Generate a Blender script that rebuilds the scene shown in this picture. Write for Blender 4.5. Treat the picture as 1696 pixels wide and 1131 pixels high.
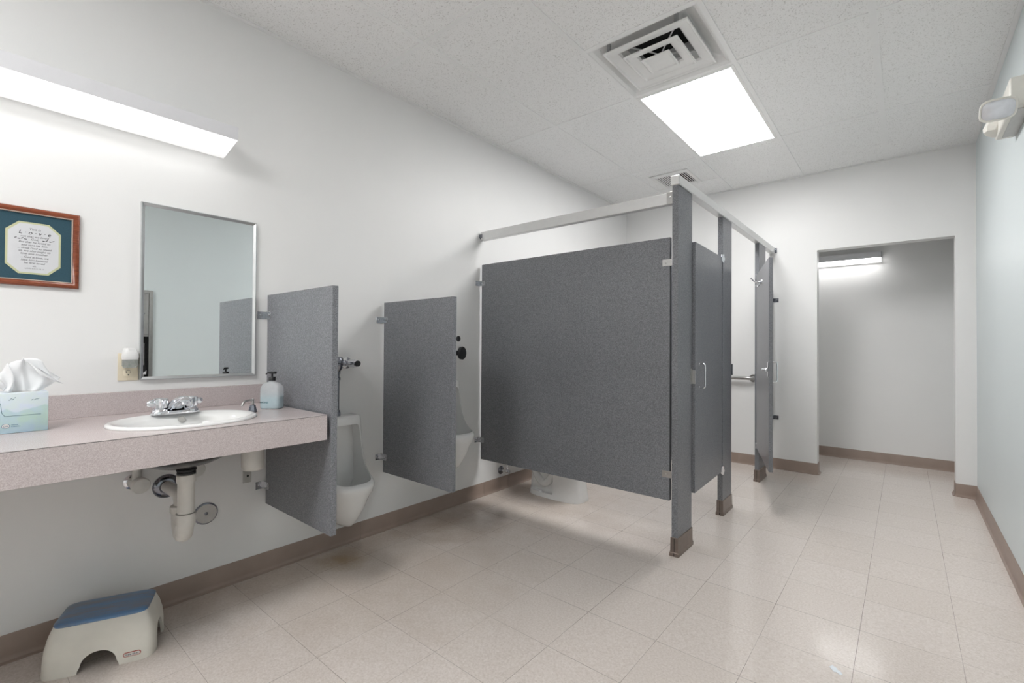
import bpy, bmesh, math, random
from math import sin, cos, pi, radians
from mathutils import Vector, Matrix, Euler, noise as mnoise

random.seed(7)
for o in list(bpy.data.objects):
    bpy.data.objects.remove(o)
scene = bpy.context.scene
COL = scene.collection

# ------------------------------------------------------------------ camera
CAM = bpy.data.cameras.new('camera')
CAM.sensor_fit = 'HORIZONTAL'
CAM.sensor_width = 36.0
CAM.lens = 774.457 / 1696 * 36.0
CAM.clip_start = 0.02
cam = bpy.data.objects.new('camera', CAM)
COL.objects.link(cam)
YAW, PITCH, ROLL = 0.6984, 0.0093, 0.0057
cam.matrix_world = (Matrix.Translation((2.4993, 0.0, 1.1577)) @ Matrix.Rotation(YAW, 4, 'Z')
                    @ Matrix.Rotation(pi / 2 + PITCH, 4, 'X') @ Matrix.Rotation(ROLL, 4, 'Z'))
scene.camera = cam

# ------------------------------------------------------------------ world, exposure, lamp strengths
world = bpy.data.worlds.new('world')
scene.world = world
world.use_nodes = True
world.node_tree.nodes['Background'].inputs[0].default_value = (0.8, 0.85, 0.9, 1)
world.node_tree.nodes['Background'].inputs[1].default_value = 0.3
scene.view_settings.view_transform = 'Standard'
scene.view_settings.look = 'None'
scene.view_settings.gamma = 1.0
scene.view_settings.use_curve_mapping = False
scene.view_settings.exposure = 0.84
TROFFER = 13.5          # emission of the ceiling panel light and the one added behind the camera
WALL_LAMP = 1.1        # emission of the light over the mirror
ALCOVE_LAMP = 6.0      # emission of the light in the alcove
LAMP_COLOR = (1.0, 0.985, 0.96)

# ------------------------------------------------------------------ materials
MATS = {}

class NT:
    def __init__(self, name):
        self.m = bpy.data.materials.new(name)
        self.m.use_nodes = True
        self.t = self.m.node_tree
        self.b = self.t.nodes['Principled BSDF']
        MATS[name] = self.m
    def n(self, typ, **kw):
        x = self.t.nodes.new(typ)
        for k, v in kw.items():
            if k.startswith('i_'):
                key = k[2:].replace('_', ' ')
                key = int(key) if key.isdigit() else key
                x.inputs[key].default_value = v
            else:
                setattr(x, k, v)
        return x
    def l(self, a, ai, b, bi):
        self.t.links.new(a.outputs[ai], b.inputs[bi])
    def base(self, **kw):
        for k, v in kw.items():
            k = k.replace('_', ' ')
            if k in ('Base Color', 'Emission Color', 'Specular Tint') and len(v) == 3:
                v = (*v, 1)
            self.b.inputs[k].default_value = v
        return self
    def coords(self, scale=1.0):
        tc = self.n('ShaderNodeTexCoord')
        mp = self.n('ShaderNodeMapping')
        s = scale if hasattr(scale, '__len__') else (scale,) * 3
        mp.inputs['Scale'].default_value = s
        self.l(tc, 'Object', mp, 'Vector')
        return mp
    def noise(self, vec, scale, detail=2, rough=0.5):
        x = self.n('ShaderNodeTexNoise')
        x.inputs['Scale'].default_value = scale
        x.inputs['Detail'].default_value = detail
        x.inputs['Roughness'].default_value = rough
        self.l(vec, 'Object' if 'Object' in vec.outputs else 'Vector', x, 'Vector')
        return x
    def ramp(self, src, out, stops, interp='LINEAR'):
        r = self.n('ShaderNodeValToRGB')
        r.color_ramp.interpolation = interp
        e = r.color_ramp.elements
        while len(e) < len(stops):
            e.new(0.5)
        for el, (p, c) in zip(e, stops):
            el.position = p
            el.color = (*c, 1) if len(c) == 3 else c
        self.l(src, out, r, 'Fac')
        return r
    def mix(self, a, ao, b, bo, fac=None, fo=None, facv=0.5, mode='MIX'):
        x = self.n('ShaderNodeMix')
        x.data_type = 'RGBA'
        x.blend_type = mode
        x.inputs[0].default_value = facv
        if fac:
            self.l(fac, fo, x, 0)
        if a: self.t.links.new(a.outputs[ao], x.inputs[6])
        if b: self.t.links.new(b.outputs[bo], x.inputs[7])
        return x
    def bump(self, src, out, strength, dist=0.001):
        b = self.n('ShaderNodeBump')
        b.inputs['Strength'].default_value = strength
        b.inputs['Distance'].default_value = dist
        self.l(src, out, b, 'Height')
        self.l(b, 'Normal', self.b, 'Normal')
        return b
    def math(self, op, a=None, ao=0, b=None, bo=0, v=None, v0=None):
        x = self.n('ShaderNodeMath', operation=op)
        if a: self.l(a, ao, x, 0)
        if b: self.l(b, bo, x, 1)
        if v is not None: x.inputs[1].default_value = v
        if v0 is not None: x.inputs[0].default_value = v0
        return x

def simple(name, color, rough=0.5, metal=0.0, vary=0.04, scale=30.0, bump=0.0, bscale=200, **kw):
    """plain surface with a slight procedural mottling"""
    t = NT(name)
    t.base(Base_Color=color, Roughness=rough, Metallic=metal, **kw)
    v = t.coords()
    n = t.noise(v, scale, 3)
    lo = tuple(c * (1 - vary) for c in color)
    hi = tuple(min(1, c * (1 + vary)) for c in color)
    r = t.ramp(n, 'Fac', [(0.3, lo), (0.7, hi)])
    t.l(r, 'Color', t.b, 'Base Color')
    if bump:
        n2 = t.noise(v, bscale, 2)
        t.bump(n2, 'Fac', bump, 0.001)
    return t.m

def speckle(name, dark, mid, light, scale, rough, bump=0.05, spec=0.5):
    t = NT(name)
    t.base(Roughness=rough)
    t.b.inputs['Specular IOR Level'].default_value = spec
    v = t.coords()
    n1 = t.noise(v, scale, 3, 0.7)
    r = t.ramp(n1, 'Fac', [(0.36, dark), (0.5, mid), (0.64, light)])
    n2 = t.noise(v, 2.2, 2)
    r2 = t.ramp(n2, 'Fac', [(0.3, (0.94, 0.94, 0.94)), (0.7, (1.05, 1.05, 1.05))])
    m = t.mix(r, 'Color', r2, 'Color', facv=1.0, mode='MULTIPLY')
    t.l(m, 2, t.b, 'Base Color')
    if bump:
        t.bump(n1, 'Fac', bump, 0.0005)
    return t.m

# painted walls
simple('wall_paint', (0.85, 0.848, 0.84), 0.45, vary=0.008, scale=3, bump=0.12, bscale=260)
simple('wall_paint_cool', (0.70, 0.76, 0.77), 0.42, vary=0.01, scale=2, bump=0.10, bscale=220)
simple('baseboard_rubber', (0.32, 0.245, 0.205), 0.40, vary=0.08, scale=6, bump=0.05)
speckle('partition', (0.130, 0.134, 0.148), (0.202, 0.207, 0.225), (0.295, 0.302, 0.320), 260, 0.36, 0.06)
speckle('laminate', (0.47, 0.40, 0.395), (0.575, 0.505, 0.50), (0.68, 0.62, 0.61), 420, 0.25, 0.0)
simple('porcelain', (0.90, 0.90, 0.89), 0.08, vary=0.01, scale=4)
simple('sink_white', (0.86, 0.86, 0.85), 0.10, vary=0.01, scale=4)
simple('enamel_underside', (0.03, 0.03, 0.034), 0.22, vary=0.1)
simple('chrome', (0.78, 0.79, 0.82), 0.10, 1.0, vary=0.02)
simple('brushed_steel', (0.50, 0.495, 0.485), 0.30, 1.0, vary=0.05, scale=40)
simple('bracket_metal', (0.48, 0.49, 0.51), 0.18, 1.0, vary=0.06)
simple('dark_chrome', (0.24, 0.25, 0.28), 0.18, 1.0, vary=0.06)
simple('anodized_rail', (0.74, 0.74, 0.735), 0.38, 0.55, vary=0.02)
simple('shoe_metal', (0.235, 0.19, 0.165), 0.32, 0.7, vary=0.10, scale=25)
simple('mirror_frame', (0.60, 0.615, 0.62), 0.30, 0.9, vary=0.03)
simple('mirror_glass', (0.92, 0.95, 0.95), 0.015, 1.0, vary=0.0)
simple('black_plastic', (0.012, 0.012, 0.014), 0.35, vary=0.1)
simple('black_rubber', (0.018, 0.018, 0.02), 0.55, vary=0.1)
simple('void_black', (0.004, 0.004, 0.004), 0.9, vary=0.0)
simple('white_plastic', (0.82, 0.82, 0.81), 0.30, vary=0.01)
simple('white_metal', (0.86, 0.86, 0.85), 0.35, vary=0.01)
simple('fixture_metal', (0.74, 0.74, 0.765), 0.38, vary=0.01)
simple('grid_white', (0.92, 0.92, 0.915), 0.45, vary=0.01)
simple('pvc_pipe', (0.66, 0.64, 0.60), 0.38, vary=0.03)
simple('insulation_white', (0.70, 0.69, 0.66), 0.6, vary=0.05, bump=0.3, bscale=60)
simple('almond_plastic', (0.78, 0.70, 0.54), 0.35, vary=0.02)
simple('beige_plastic', (0.84, 0.82, 0.76), 0.40, vary=0.02)
simple('grey_plate', (0.52, 0.51, 0.49), 0.4, 0.2, vary=0.05)
simple('stool_shell', (0.80, 0.775, 0.70), 0.42, vary=0.05, scale=9, bump=0.08, bscale=120)
simple('logo_red', (0.45, 0.10, 0.07), 0.45)
simple('logo_white', (0.75, 0.72, 0.68), 0.45)
simple('ink_black', (0.02, 0.02, 0.025), 0.6, vary=0.0)
simple('ink_grey', (0.13, 0.13, 0.14), 0.7, vary=0.05)
simple('ink_teal', (0.05, 0.13, 0.16), 0.5, vary=0.0)
simple('ink_blue', (0.05, 0.16, 0.32), 0.5, vary=0.0)
simple('mat_board_teal', (0.028, 0.078, 0.108), 0.85, vary=0.08, scale=300)
simple('mat_board_cream', (0.56, 0.58, 0.36), 0.8, vary=0.03)
simple('print_paper', (0.66, 0.67, 0.69), 0.8, vary=0.01)
simple('frame_bead', (0.62, 0.50, 0.42), 0.35, 0.3, vary=0.1)
simple('tissue_paper', (0.86, 0.87, 0.88), 0.9, vary=0.01)
simple('paper_scrap', (0.80, 0.85, 0.90), 0.8, vary=0.02)
simple('lamp_lens', (0.78, 0.79, 0.83), 0.15, 0.25, vary=0.12, scale=22)
simple('toilet_china', (0.82, 0.82, 0.81), 0.12, vary=0.01)

# wooden picture frame: reddish mahogany with grain
t = NT('frame_wood'); t.base(Roughness=0.25)
v = t.coords((8, 8, 90)); n = t.noise(v, 4, 4, 0.6)
r = t.ramp(n, 'Fac', [(0.3, (0.16, 0.035, 0.014)), (0.7, (0.32, 0.085, 0.035))])
t.l(r, 'Color', t.b, 'Base Color')

# stool pad: blue with worn grey scuffs (wear with its own shape)
t = NT('stool_pad'); t.base(Roughness=0.33)
v = t.coords((3, 14, 14)); n = t.noise(v, 2.2, 5, 0.65)
r = t.ramp(n, 'Fac', [(0.40, (0.13, 0.26, 0.46)), (0.60, (0.19, 0.22, 0.28)), (0.75, (0.25, 0.255, 0.28))])
t.l(r, 'Color', t.b, 'Base Color')

# frosted bottle + liquid
t = NT('frosted_bottle')
t.base(Base_Color=(0.94, 0.96, 0.97), Roughness=0.25, IOR=1.05, Transmission_Weight=0.62)
v = t.coords(); n = t.noise(v, 60, 2)
r = t.ramp(n, 'Fac', [(0.3, (0.90, 0.92, 0.93)), (0.7, (0.95, 0.96, 0.97))]); t.l(r, 'Color', t.b, 'Base Color')
t = NT('soap_liquid')
t.base(Base_Color=(0.42, 0.66, 0.74), Roughness=0.3, IOR=1.06)
v = t.coords(); n = t.noise(v, 20, 2)
r = t.ramp(n, 'Fac', [(0.3, (0.30, 0.56, 0.64)), (0.7, (0.36, 0.62, 0.70))]); t.l(r, 'Color', t.b, 'Base Color')
t = NT('clear_plastic')
t.base(Base_Color=(0.80, 0.84, 0.82), Roughness=0.12, IOR=1.3, Transmission_Weight=0.7)
v = t.coords(); n = t.noise(v, 90, 3)
r = t.ramp(n, 'Fac', [(0.35, (0.62, 0.68, 0.66)), (0.65, (0.88, 0.90, 0.88))]); t.l(r, 'Color', t.b, 'Base Color')

# tissue box print: pale sky, rolling pale blue and green hills
t = NT('tissue_box_print'); t.base(Roughness=0.5)
tc = t.n('ShaderNodeTexCoord'); sp = t.n('ShaderNodeSeparateXYZ'); t.l(tc, 'Object', sp, 'Vector')
nz = t.noise(tc, 14, 2); ml = t.math('MULTIPLY', nz, 'Fac', v=0.075)
ad = t.math('ADD', sp, 'Z', ml, 0)
dv = t.math('DIVIDE', ad, 0, v=0.17)
r = t.ramp(dv, 0, [(0.0, (0.46, 0.62, 0.60)), (0.25, (0.42, 0.58, 0.66)), (0.45, (0.48, 0.66, 0.60)),
                   (0.655, (0.50, 0.66, 0.66)), (0.675, (0.70, 0.76, 0.83)), (1.0, (0.74, 0.78, 0.84))])
n2 = t.noise(tc, 30, 3); 
r2 = t.ramp(n2, 'Fac', [(0.4, (0.52, 0.68, 0.60)), (0.6, (0.48, 0.60, 0.78))])
m = t.mix(r, 'Color', r2, 'Color', facv=0.35)
t.l(m, 2, t.b, 'Base Color')

# ceiling tile: white mineral fibre with pin holes and fissures
t = NT('ceiling_tile'); t.base(Roughness=0.85)
v = t.coords((1, 1, 1))
n1 = t.noise(v, 165, 3, 0.6); n2 = t.noise(v, 300, 2, 0.5)
r1 = t.ramp(n1, 'Fac', [(0.35, (0.66, 0.655, 0.64)), (0.42, (0.965, 0.965, 0.96))])
r2 = t.ramp(n2, 'Fac', [(0.3, (0.95, 0.95, 0.95)), (0.6, (1, 1, 1))])
m = t.mix(r1, 'Color', r2, 'Color', facv=1, mode='MULTIPLY')
t.l(m, 2, t.b, 'Base Color'); t.bump(n1, 'Fac', 0.35, 0.0015)

# vinyl composition floor tile, 12 inch squares
t = NT('vinyl_tile')
TS, FX, FY = 0.3048, 0.8328, 1.4828
tc = t.n('ShaderNodeTexCoord')
mp = t.n('ShaderNodeMapping'); mp.inputs['Location'].default_value = (-FX / TS + 20, -FY / TS + 20, 0)
mp.inputs['Scale'].default_value = (1 / TS, 1 / TS, 1)
t.l(tc, 'Object', mp, 'Vector')
sx = t.n('ShaderNodeSeparateXYZ'); t.l(mp, 'Vector', sx, 'Vector')
fl = t.n('ShaderNodeVectorMath', operation='FLOOR'); t.l(mp, 'Vector', fl, 0)
wn = t.n('ShaderNodeTexWhiteNoise'); wn.noise_dimensions = '2D'; t.l(fl, 'Vector', wn, 'Vector')
def edge(axis):
    fr = t.math('FRACT', sx, axis)
    a = t.math('SUBTRACT', fr, 0, v=0.5)
    b = t.math('ABSOLUTE', a, 0)
    return b
ex, ey = edge('X'), edge('Y')
mx = t.math('MAXIMUM', ex, 0, ey, 0)
# seams: strongly dark only here and there
nv = t.n('ShaderNodeTexNoise'); nv.inputs['Scale'].default_value = 2.3; nv.inputs['Detail'].default_value = 2
t.t.links.new(tc.outputs['Object'], nv.inputs['Vector'])
thr = t.n('ShaderNodeMapRange'); t.l(nv, 'Fac', thr, 'Value')
thr.inputs['From Min'].default_value = 0.35; thr.inputs['From Max'].default_value = 0.7
thr.inputs['To Min'].default_value = 0.4988; thr.inputs['To Max'].default_value = 0.4965
seam = t.math('GREATER_THAN', mx, 0, thr, 0)
# marbling, elongated per tile
off = t.n('ShaderNodeVectorMath', operation='SCALE'); t.l(wn, 'Color', off, 0); off.inputs['Scale'].default_value = 13
vadd = t.n('ShaderNodeVectorMath', operation='ADD'); t.t.links.new(tc.outputs['Object'], vadd.inputs[0]); t.l(off, 'Vector', vadd, 1)
n1 = t.noise(vadd, 120, 4, 0.75)
ma = t.ramp(n1, 'Fac', [(0.30, (0.60, 0.53, 0.475)), (0.5, (0.695, 0.63, 0.58)), (0.70, (0.78, 0.72, 0.675))])
tv = t.ramp(wn, 'Value', [(0.0, (0.975, 0.97, 0.965)), (1.0, (1.015, 1.015, 1.02))])
m1 = t.mix(ma, 'Color', tv, 'Color', facv=1, mode='MULTIPLY')
# grime: yellow-brown stains near the urinals; last blob is painted shade
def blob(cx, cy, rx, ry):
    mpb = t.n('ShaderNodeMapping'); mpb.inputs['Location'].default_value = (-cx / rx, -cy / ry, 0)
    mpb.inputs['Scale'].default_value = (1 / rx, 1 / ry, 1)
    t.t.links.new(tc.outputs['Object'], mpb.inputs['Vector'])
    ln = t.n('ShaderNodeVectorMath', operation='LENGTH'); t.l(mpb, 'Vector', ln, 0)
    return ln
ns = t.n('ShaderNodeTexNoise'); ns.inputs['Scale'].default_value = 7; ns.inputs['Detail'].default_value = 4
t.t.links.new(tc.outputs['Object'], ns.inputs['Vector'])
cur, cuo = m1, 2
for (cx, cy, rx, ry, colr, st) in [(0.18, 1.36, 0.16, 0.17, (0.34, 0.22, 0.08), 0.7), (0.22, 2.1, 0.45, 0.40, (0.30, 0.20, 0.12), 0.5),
                                   (0.35, 1.5, 0.9, 0.9, (0.42, 0.32, 0.23), 0.38), (0.35, 3.0, 0.9, 0.8, (0.40, 0.30, 0.21), 0.42), (0.10, 0.75, 0.28, 0.6, (0.38, 0.30, 0.23), 0.4)]:  # last entry: shadow under the counter, painted into the floor colour
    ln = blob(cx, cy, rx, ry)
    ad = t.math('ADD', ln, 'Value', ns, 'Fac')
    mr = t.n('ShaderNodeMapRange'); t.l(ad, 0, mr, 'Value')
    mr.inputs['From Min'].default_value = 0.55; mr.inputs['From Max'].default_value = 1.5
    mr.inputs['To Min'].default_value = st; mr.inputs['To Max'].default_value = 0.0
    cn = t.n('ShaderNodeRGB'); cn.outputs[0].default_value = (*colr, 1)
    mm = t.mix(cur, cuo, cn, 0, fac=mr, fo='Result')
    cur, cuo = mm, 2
dk = t.n('ShaderNodeRGB'); dk.outputs[0].default_value = (0.13, 0.10, 0.085, 1)
sm = t.math('MULTIPLY', seam, 0, v=0.75)
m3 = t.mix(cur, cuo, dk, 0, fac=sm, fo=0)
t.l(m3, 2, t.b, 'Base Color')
# gloss: worn wax, brushed-looking unevenness
vb = t.coords((1.0, 0.28, 1)); n4 = t.noise(vb, 55, 3, 0.6)
n5 = t.noise(vb, 9, 3, 0.6)
rr = t.n('ShaderNodeMapRange'); t.l(n5, 'Fac', rr, 'Value')
rr.inputs['To Min'].default_value = 0.09; rr.inputs['To Max'].default_value = 0.21
t.l(rr, 'Result', t.b, 'Roughness')
nsum = t.math('ADD', n4, 'Fac', n1, 'Fac')
t.bump(nsum, 0, 0.045, 0.0010)
t.b.inputs['Specular IOR Level'].default_value = 0.5

# emitters
def emitter(name, strength):
    t = NT(name)
    t.base(Base_Color=(0.9, 0.9, 0.9), Roughness=0.4, Emission_Color=LAMP_COLOR, Emission_Strength=strength)
    v = t.coords((1, 1, 1)); n = t.noise(v, 3, 1)
    r = t.ramp(n, 'Fac', [(0.0, (0.96, 0.96, 0.96)), (1, (1, 0.99, 0.98))])
    t.l(r, 'Color', t.b, 'Emission Color')
    return t.m
emitter('troffer_lens', TROFFER)
emitter('wall_lamp_lens', WALL_LAMP)
emitter('alcove_lamp_lens', ALCOVE_LAMP)
emitter('lamp_rim', 0.30)

# ------------------------------------------------------------------ geometry helpers
def M(name):
    return MATS[name]

def root_matrix(o):
    m = Matrix.Identity(4)
    while o is not None:
        m = o.matrix_basis @ m
        o = o.parent
    return m

def obj(name, bm, mat, parent=None, smooth=40, label=None):
    """link a bmesh given in world coordinates as one mesh object"""
    if parent is not None:
        bm.transform(root_matrix(parent).inverted())
    bmesh.ops.recalc_face_normals(bm, faces=bm.faces[:])
    me = bpy.data.meshes.new(name)
    bm.to_mesh(me); bm.free()
    me.materials.append(M(mat))
    if smooth:
        me.shade_smooth()
        me.set_sharp_from_angle(angle=radians(smooth))
    o = bpy.data.objects.new(name, me)
    COL.objects.link(o)
    if parent is not None:
        o.parent = parent
    if label:
        o['label'] = label
    return o

def tag(o, label, cat, group=None, kind=None):
    o['label'] = label; o['category'] = cat
    if group: o['group'] = group
    if kind: o['kind'] = kind
    return o

def thing(name, label, cat, loc=(0, 0, 0), rotz=0.0, group=None):
    o = bpy.data.objects.new(name, None)
    COL.objects.link(o)
    o.location = loc
    o.rotation_euler = (0, 0, rotz)
    o.empty_display_size = 0.05
    o.matrix_basis = Matrix.Translation(loc) @ Matrix.Rotation(rotz, 4, 'Z')
    return tag(o, label, cat, group)

def struct(name, bm, mat, parent=None, smooth=None, label=None):
    o = obj(name, bm, mat, parent, smooth)
    if parent is None:
        o['kind'] = 'structure'
    if label: o['label'] = label
    return o

def new():
    return bmesh.new()

def merge(bm, other):
    me = bpy.data.meshes.new('tmp'); other.to_mesh(me); other.free()
    bm.from_mesh(me); bpy.data.meshes.remove(me)

def box(bm, x0, x1, y0, y1, z0, z1, bevel=0.0, seg=2, mat=None):
    b = bmesh.new()
    bmesh.ops.create_cube(b, size=1)
    b.transform(Matrix.Translation(((x0 + x1) / 2, (y0 + y1) / 2, (z0 + z1) / 2)) @
                Matrix.Diagonal((x1 - x0, y1 - y0, z1 - z0, 1)))
    if bevel:
        bmesh.ops.bevel(b, geom=b.edges[:], offset=bevel, segments=seg, profile=0.5, affect='EDGES')
    if mat is not None:
        b.transform(mat)
    merge(bm, b)

def loft(bm, rings, cap0=True, cap1=True, closed=True):
    vs = [[bm.verts.new(p) for p in r] for r in rings]
    n = len(vs[0])
    for a, b in zip(vs, vs[1:]):
        for i in range(n if closed else n - 1):
            j = (i + 1) % n
            bm.faces.new((a[i], a[j], b[j], b[i]))
    if cap0: bm.faces.new(vs[0])
    if cap1: bm.faces.new(list(reversed(vs[-1])))

def frame_of(d):
    d = Vector(d).normalized()
    u = Vector((0, 0, 1)) if abs(d.z) < 0.9 else Vector((1, 0, 0))
    a = d.cross(u).normalized(); b = a.cross(d).normalized()
    return d, a, b

def lathe(bm, origin, axis, prof, seg=28, cap0=True, cap1=True, start=0.0):
    """prof: list of (distance along axis, radius)"""
    d, a, b = frame_of(axis)
    o = Vector(origin)
    rings = []
    for h, r in prof:
        r = max(r, 1e-4)
        rings.append([o + d * h + a * (r * cos(2 * pi * k / seg + start)) + b * (r * sin(2 * pi * k / seg + start)) for k in range(seg)])
    loft(bm, rings, cap0, cap1)

def cyl(bm, p0, p1, r, r1=None, seg=24, bev=0.0):
    p0, p1 = Vector(p0), Vector(p1)
    L = (p1 - p0).length
    r1 = r if r1 is None else r1
    prof = [(0, r), (L, r1)]
    if bev:
        prof = [(0, r - bev), (bev * 0.3, r - bev * 0.3), (bev, r), (L - bev, r1), (L - bev * 0.3, r1 - bev * 0.3), (L, r1 - bev)]
    lathe(bm, p0, p1 - p0, prof, seg)

def tube(bm, pts, r, seg=14, cap=True, radii=None):
    pts = [Vector(p) for p in pts]
    rings = []
    prev = None
    for i, p in enumerate(pts):
        if i == 0: d = pts[1] - pts[0]
        elif i == len(pts) - 1: d = pts[-1] - pts[-2]
        else: d = (pts[i + 1] - p).normalized() + (p - pts[i - 1]).normalized()
        d.normalize()
        if prev is None:
            _, a, _b = frame_of(d)
        else:
            a = prev - d * prev.dot(d); a.normalize()
        prev = a
        b = d.cross(a)
        rr = radii[i] if radii else r
        rings.append([p + a * rr * cos(2 * pi * k / seg) + b * rr * sin(2 * pi * k / seg) for k in range(seg)])
    loft(bm, rings, cap, cap)

def curve_pts(ctrl, n=6):
    """catmull-rom through control points"""
    P = [Vector(c) for c in ctrl]
    P = [P[0] * 2 - P[1]] + P + [P[-1] * 2 - P[-2]]
    out = []
    for i in range(1, len(P) - 2):
        for k in range(n):
            s = k / n
            a, b, c, d = P[i - 1], P[i], P[i + 1], P[i + 2]
            out.append(0.5 * ((2 * b) + (c - a) * s + (2 * a - 5 * b + 4 * c - d) * s * s + (3 * b - a - 3 * c + d) * s ** 3))
    out.append(P[-2])
    return out

def prism(bm, poly, axis, a0, a1):
    """extrude a 2D polygon along axis; poly in the other two coordinates (cyclic order xyz)"""
    def P(u, v, w):
        return {'x': (w, u, v), 'y': (u, w, v), 'z': (u, v, w)}[axis]
    loft(bm, [[P(u, v, a0) for u, v in poly], [P(u, v, a1) for u, v in poly]])

def grid_quads(bm, xs, ys, z, skip=()):
    V = {}
    def g(i, j):
        if (i, j) not in V: V[(i, j)] = bm.verts.new((xs[i], ys[j], z))
        return V[(i, j)]
    for i in range(len(xs) - 1):
        for j in range(len(ys) - 1):
            cx, cy = (xs[i] + xs[i + 1]) / 2, (ys[j] + ys[j + 1]) / 2
            if any(a < cx < b and c < cy < d for a, b, c, d in skip): continue
            bm.faces.new((g(i, j), g(i + 1, j), g(i + 1, j + 1), g(i, j + 1)))

def bake(o):
    """apply an object's modifiers"""
    dg = bpy.context.evaluated_depsgraph_get()
    me = bpy.data.meshes.new_from_object(o.evaluated_get(dg))
    o.modifiers.clear()
    old = o.data
    o.data = me
    bpy.data.meshes.remove(old)

def boolean_cut(o, cutters):
    for bm in cutters:
        bmesh.ops.recalc_face_normals(bm, faces=bm.faces[:])
        me = bpy.data.meshes.new('cut'); bm.to_mesh(me); bm.free()
        c = bpy.data.objects.new('cut', me); COL.objects.link(c)
        if o.parent is not None:
            c.matrix_basis = Matrix.Identity(4)
            me.transform(root_matrix(o).inverted())
            c.parent = o.parent
        md = o.modifiers.new('b', 'BOOLEAN'); md.operation = 'DIFFERENCE'; md.solver = 'EXACT'; md.object = c
        bpy.context.view_layer.update()
        bake(o)
        bpy.data.objects.remove(c)

def text(name, body, size, mat4, material, parent, shear=0.0, align='CENTER', depth=0.0002, spacing=1.0, label=None, sx=1.0):
    cu = bpy.data.curves.new(name, 'FONT')
    cu.body = body; cu.size = size; cu.shear = shear; cu.align_x = align; cu.align_y = 'CENTER'
    cu.extrude = depth; cu.space_character = spacing; cu.resolution_u = 3
    tmp = bpy.data.objects.new('tmp', cu); COL.objects.link(tmp)
    bpy.context.view_layer.update()
    me = bpy.data.meshes.new_from_object(tmp.evaluated_get(bpy.context.evaluated_depsgraph_get()))
    bpy.data.objects.remove(tmp); bpy.data.curves.remove(cu)
    me.transform(Matrix.Diagonal((sx, 1, 1, 1)))
    me.transform(root_matrix(parent).inverted() @ mat4)
    me.name = name
    me.materials.clear(); me.materials.append(M(material))
    o = bpy.data.objects.new(name, me); COL.objects.link(o); o.parent = parent
    if label: o['label'] = label
    return o

def on_left_wall(x, y, z):
    """text plane facing +x (reads along +y)"""
    return Matrix.Translation((x, y, z)) @ Matrix(((0, 0, 1, 0), (1, 0, 0, 0), (0, 1, 0, 0), (0, 0, 0, 1)))

def dup(root, loc=None, label=None):
    """copy a thing with its parts and sub-parts"""
    r = root.copy(); COL.objects.link(r)
    for ch in list(root.children):
        c = ch.copy(); COL.objects.link(c); c.parent = r
        for g in ch.children:
            d = g.copy(); COL.objects.link(d); d.parent = c
    if loc is not None: r.location = loc
    if label: r['label'] = label
    return r

def superellipse(cx, cy, rx, ry, n, z, seg=40, rot=0.0):
    pts = []
    for k in range(seg):
        a = 2 * pi * k / seg
        c, s = cos(a), sin(a)
        x = rx * abs(c) ** (2 / n) * (1 if c >= 0 else -1)
        y = ry * abs(s) ** (2 / n) * (1 if s >= 0 else -1)
        pts.append((cx + x * cos(rot) - y * sin(rot), cy + x * sin(rot) + y * cos(rot), z))
    return pts

# ------------------------------------------------------------------ room
XL, XR, YF, YB, H = 0.0, 2.925, -2.0, 5.06, 2.755
YA = 6.03                    # rear wall of the alcove
OX0, OX1, OZ = 1.887, 2.806, 2.047   # opening in the rear wall
WT = 0.12

b = new(); box(b, XL - 0.02, XR + 0.02, YF - 0.02, YA + 0.02, -0.05, 0.0)
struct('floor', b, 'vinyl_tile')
b = new(); box(b, -0.1, 0.0, YF, YB + WT, 0, H + 0.1); struct('wall_left', b, 'wall_paint')
b = new(); box(b, XR, XR + 0.1, YF, YA, 0, H + 0.1); struct('wall_right', b, 'wall_paint_cool')
b = new(); box(b, -0.1, XR + 0.1, YF - 0.1, YF, 0, H + 0.1); struct('wall_front', b, 'wall_paint')
b = new()
box(b, 0.0, OX0, YB, YB + WT, 0, H + 0.1)
box(b, OX1, XR, YB, YB + WT, 0, H + 0.1)
box(b, OX0, OX1, YB, YB + WT, OZ, H + 0.1)
bmesh.ops.remove_doubles(b, verts=b.verts[:], dist=1e-5)
struct('wall_back', b, 'wall_paint')
b = new(); box(b, 0.8, XR + 0.1, YA, YA + 0.1, 0, 2.7); struct('wall_alcove_rear', b, 'wall_paint')
b = new(); box(b, 0.7, 0.8, YB + WT, YA + 0.1, 0, 2.7); struct('wall_alcove_left', b, 'wall_paint')
b = new(); box(b, 0.8, XR, YB + WT, YA, 2.44, 2.54); struct('ceiling_alcove', b, 'wall_paint')

# suspended ceiling: 2 ft grid
G = 0.6096
C1, C2, C3, C4 = 0.5563, 1.1659, 1.7755, 2.3851
R1, RM, R2, R3 = 1.5707, 2.1803, 2.7899, 4.0091
b = new()
grid_quads(b, [XL, C1, C2, C3, C4, XR], [YF, R1 - 5 * G, R1 - 3 * G, R1, RM, R2, R3, R3 + G, YB], H,
           skip=[(C2, C3, RM, R2), (C2, C3, R2, R3), (C2, C3, R1 - 5 * G, R1 - 3 * G)])
struct('ceiling', b, 'ceiling_tile', smooth=None)
TW, TH = 0.012, 0.004
b = new()
for i, x in enumerate((C1, C2, C3, C4)):
    w = 0.016 if i == 3 else TW
    box(b, x - w, x + w, YF, YB, H - TH, H + 0.002)
for y in (R1 - 5 * G, R1 - 3 * G, R1, R2, R3):
    for x0, x1 in ((XL, C1 - TW), (C1 + TW, C2 - TW), (C2 + TW, C3 - TW), (C3 + TW, C4 - 0.016), (C4 + 0.016, XR)):
        box(b, x0, x1, y - TW, y + TW, H - TH + 0.0005, H + 0.002)
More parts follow.
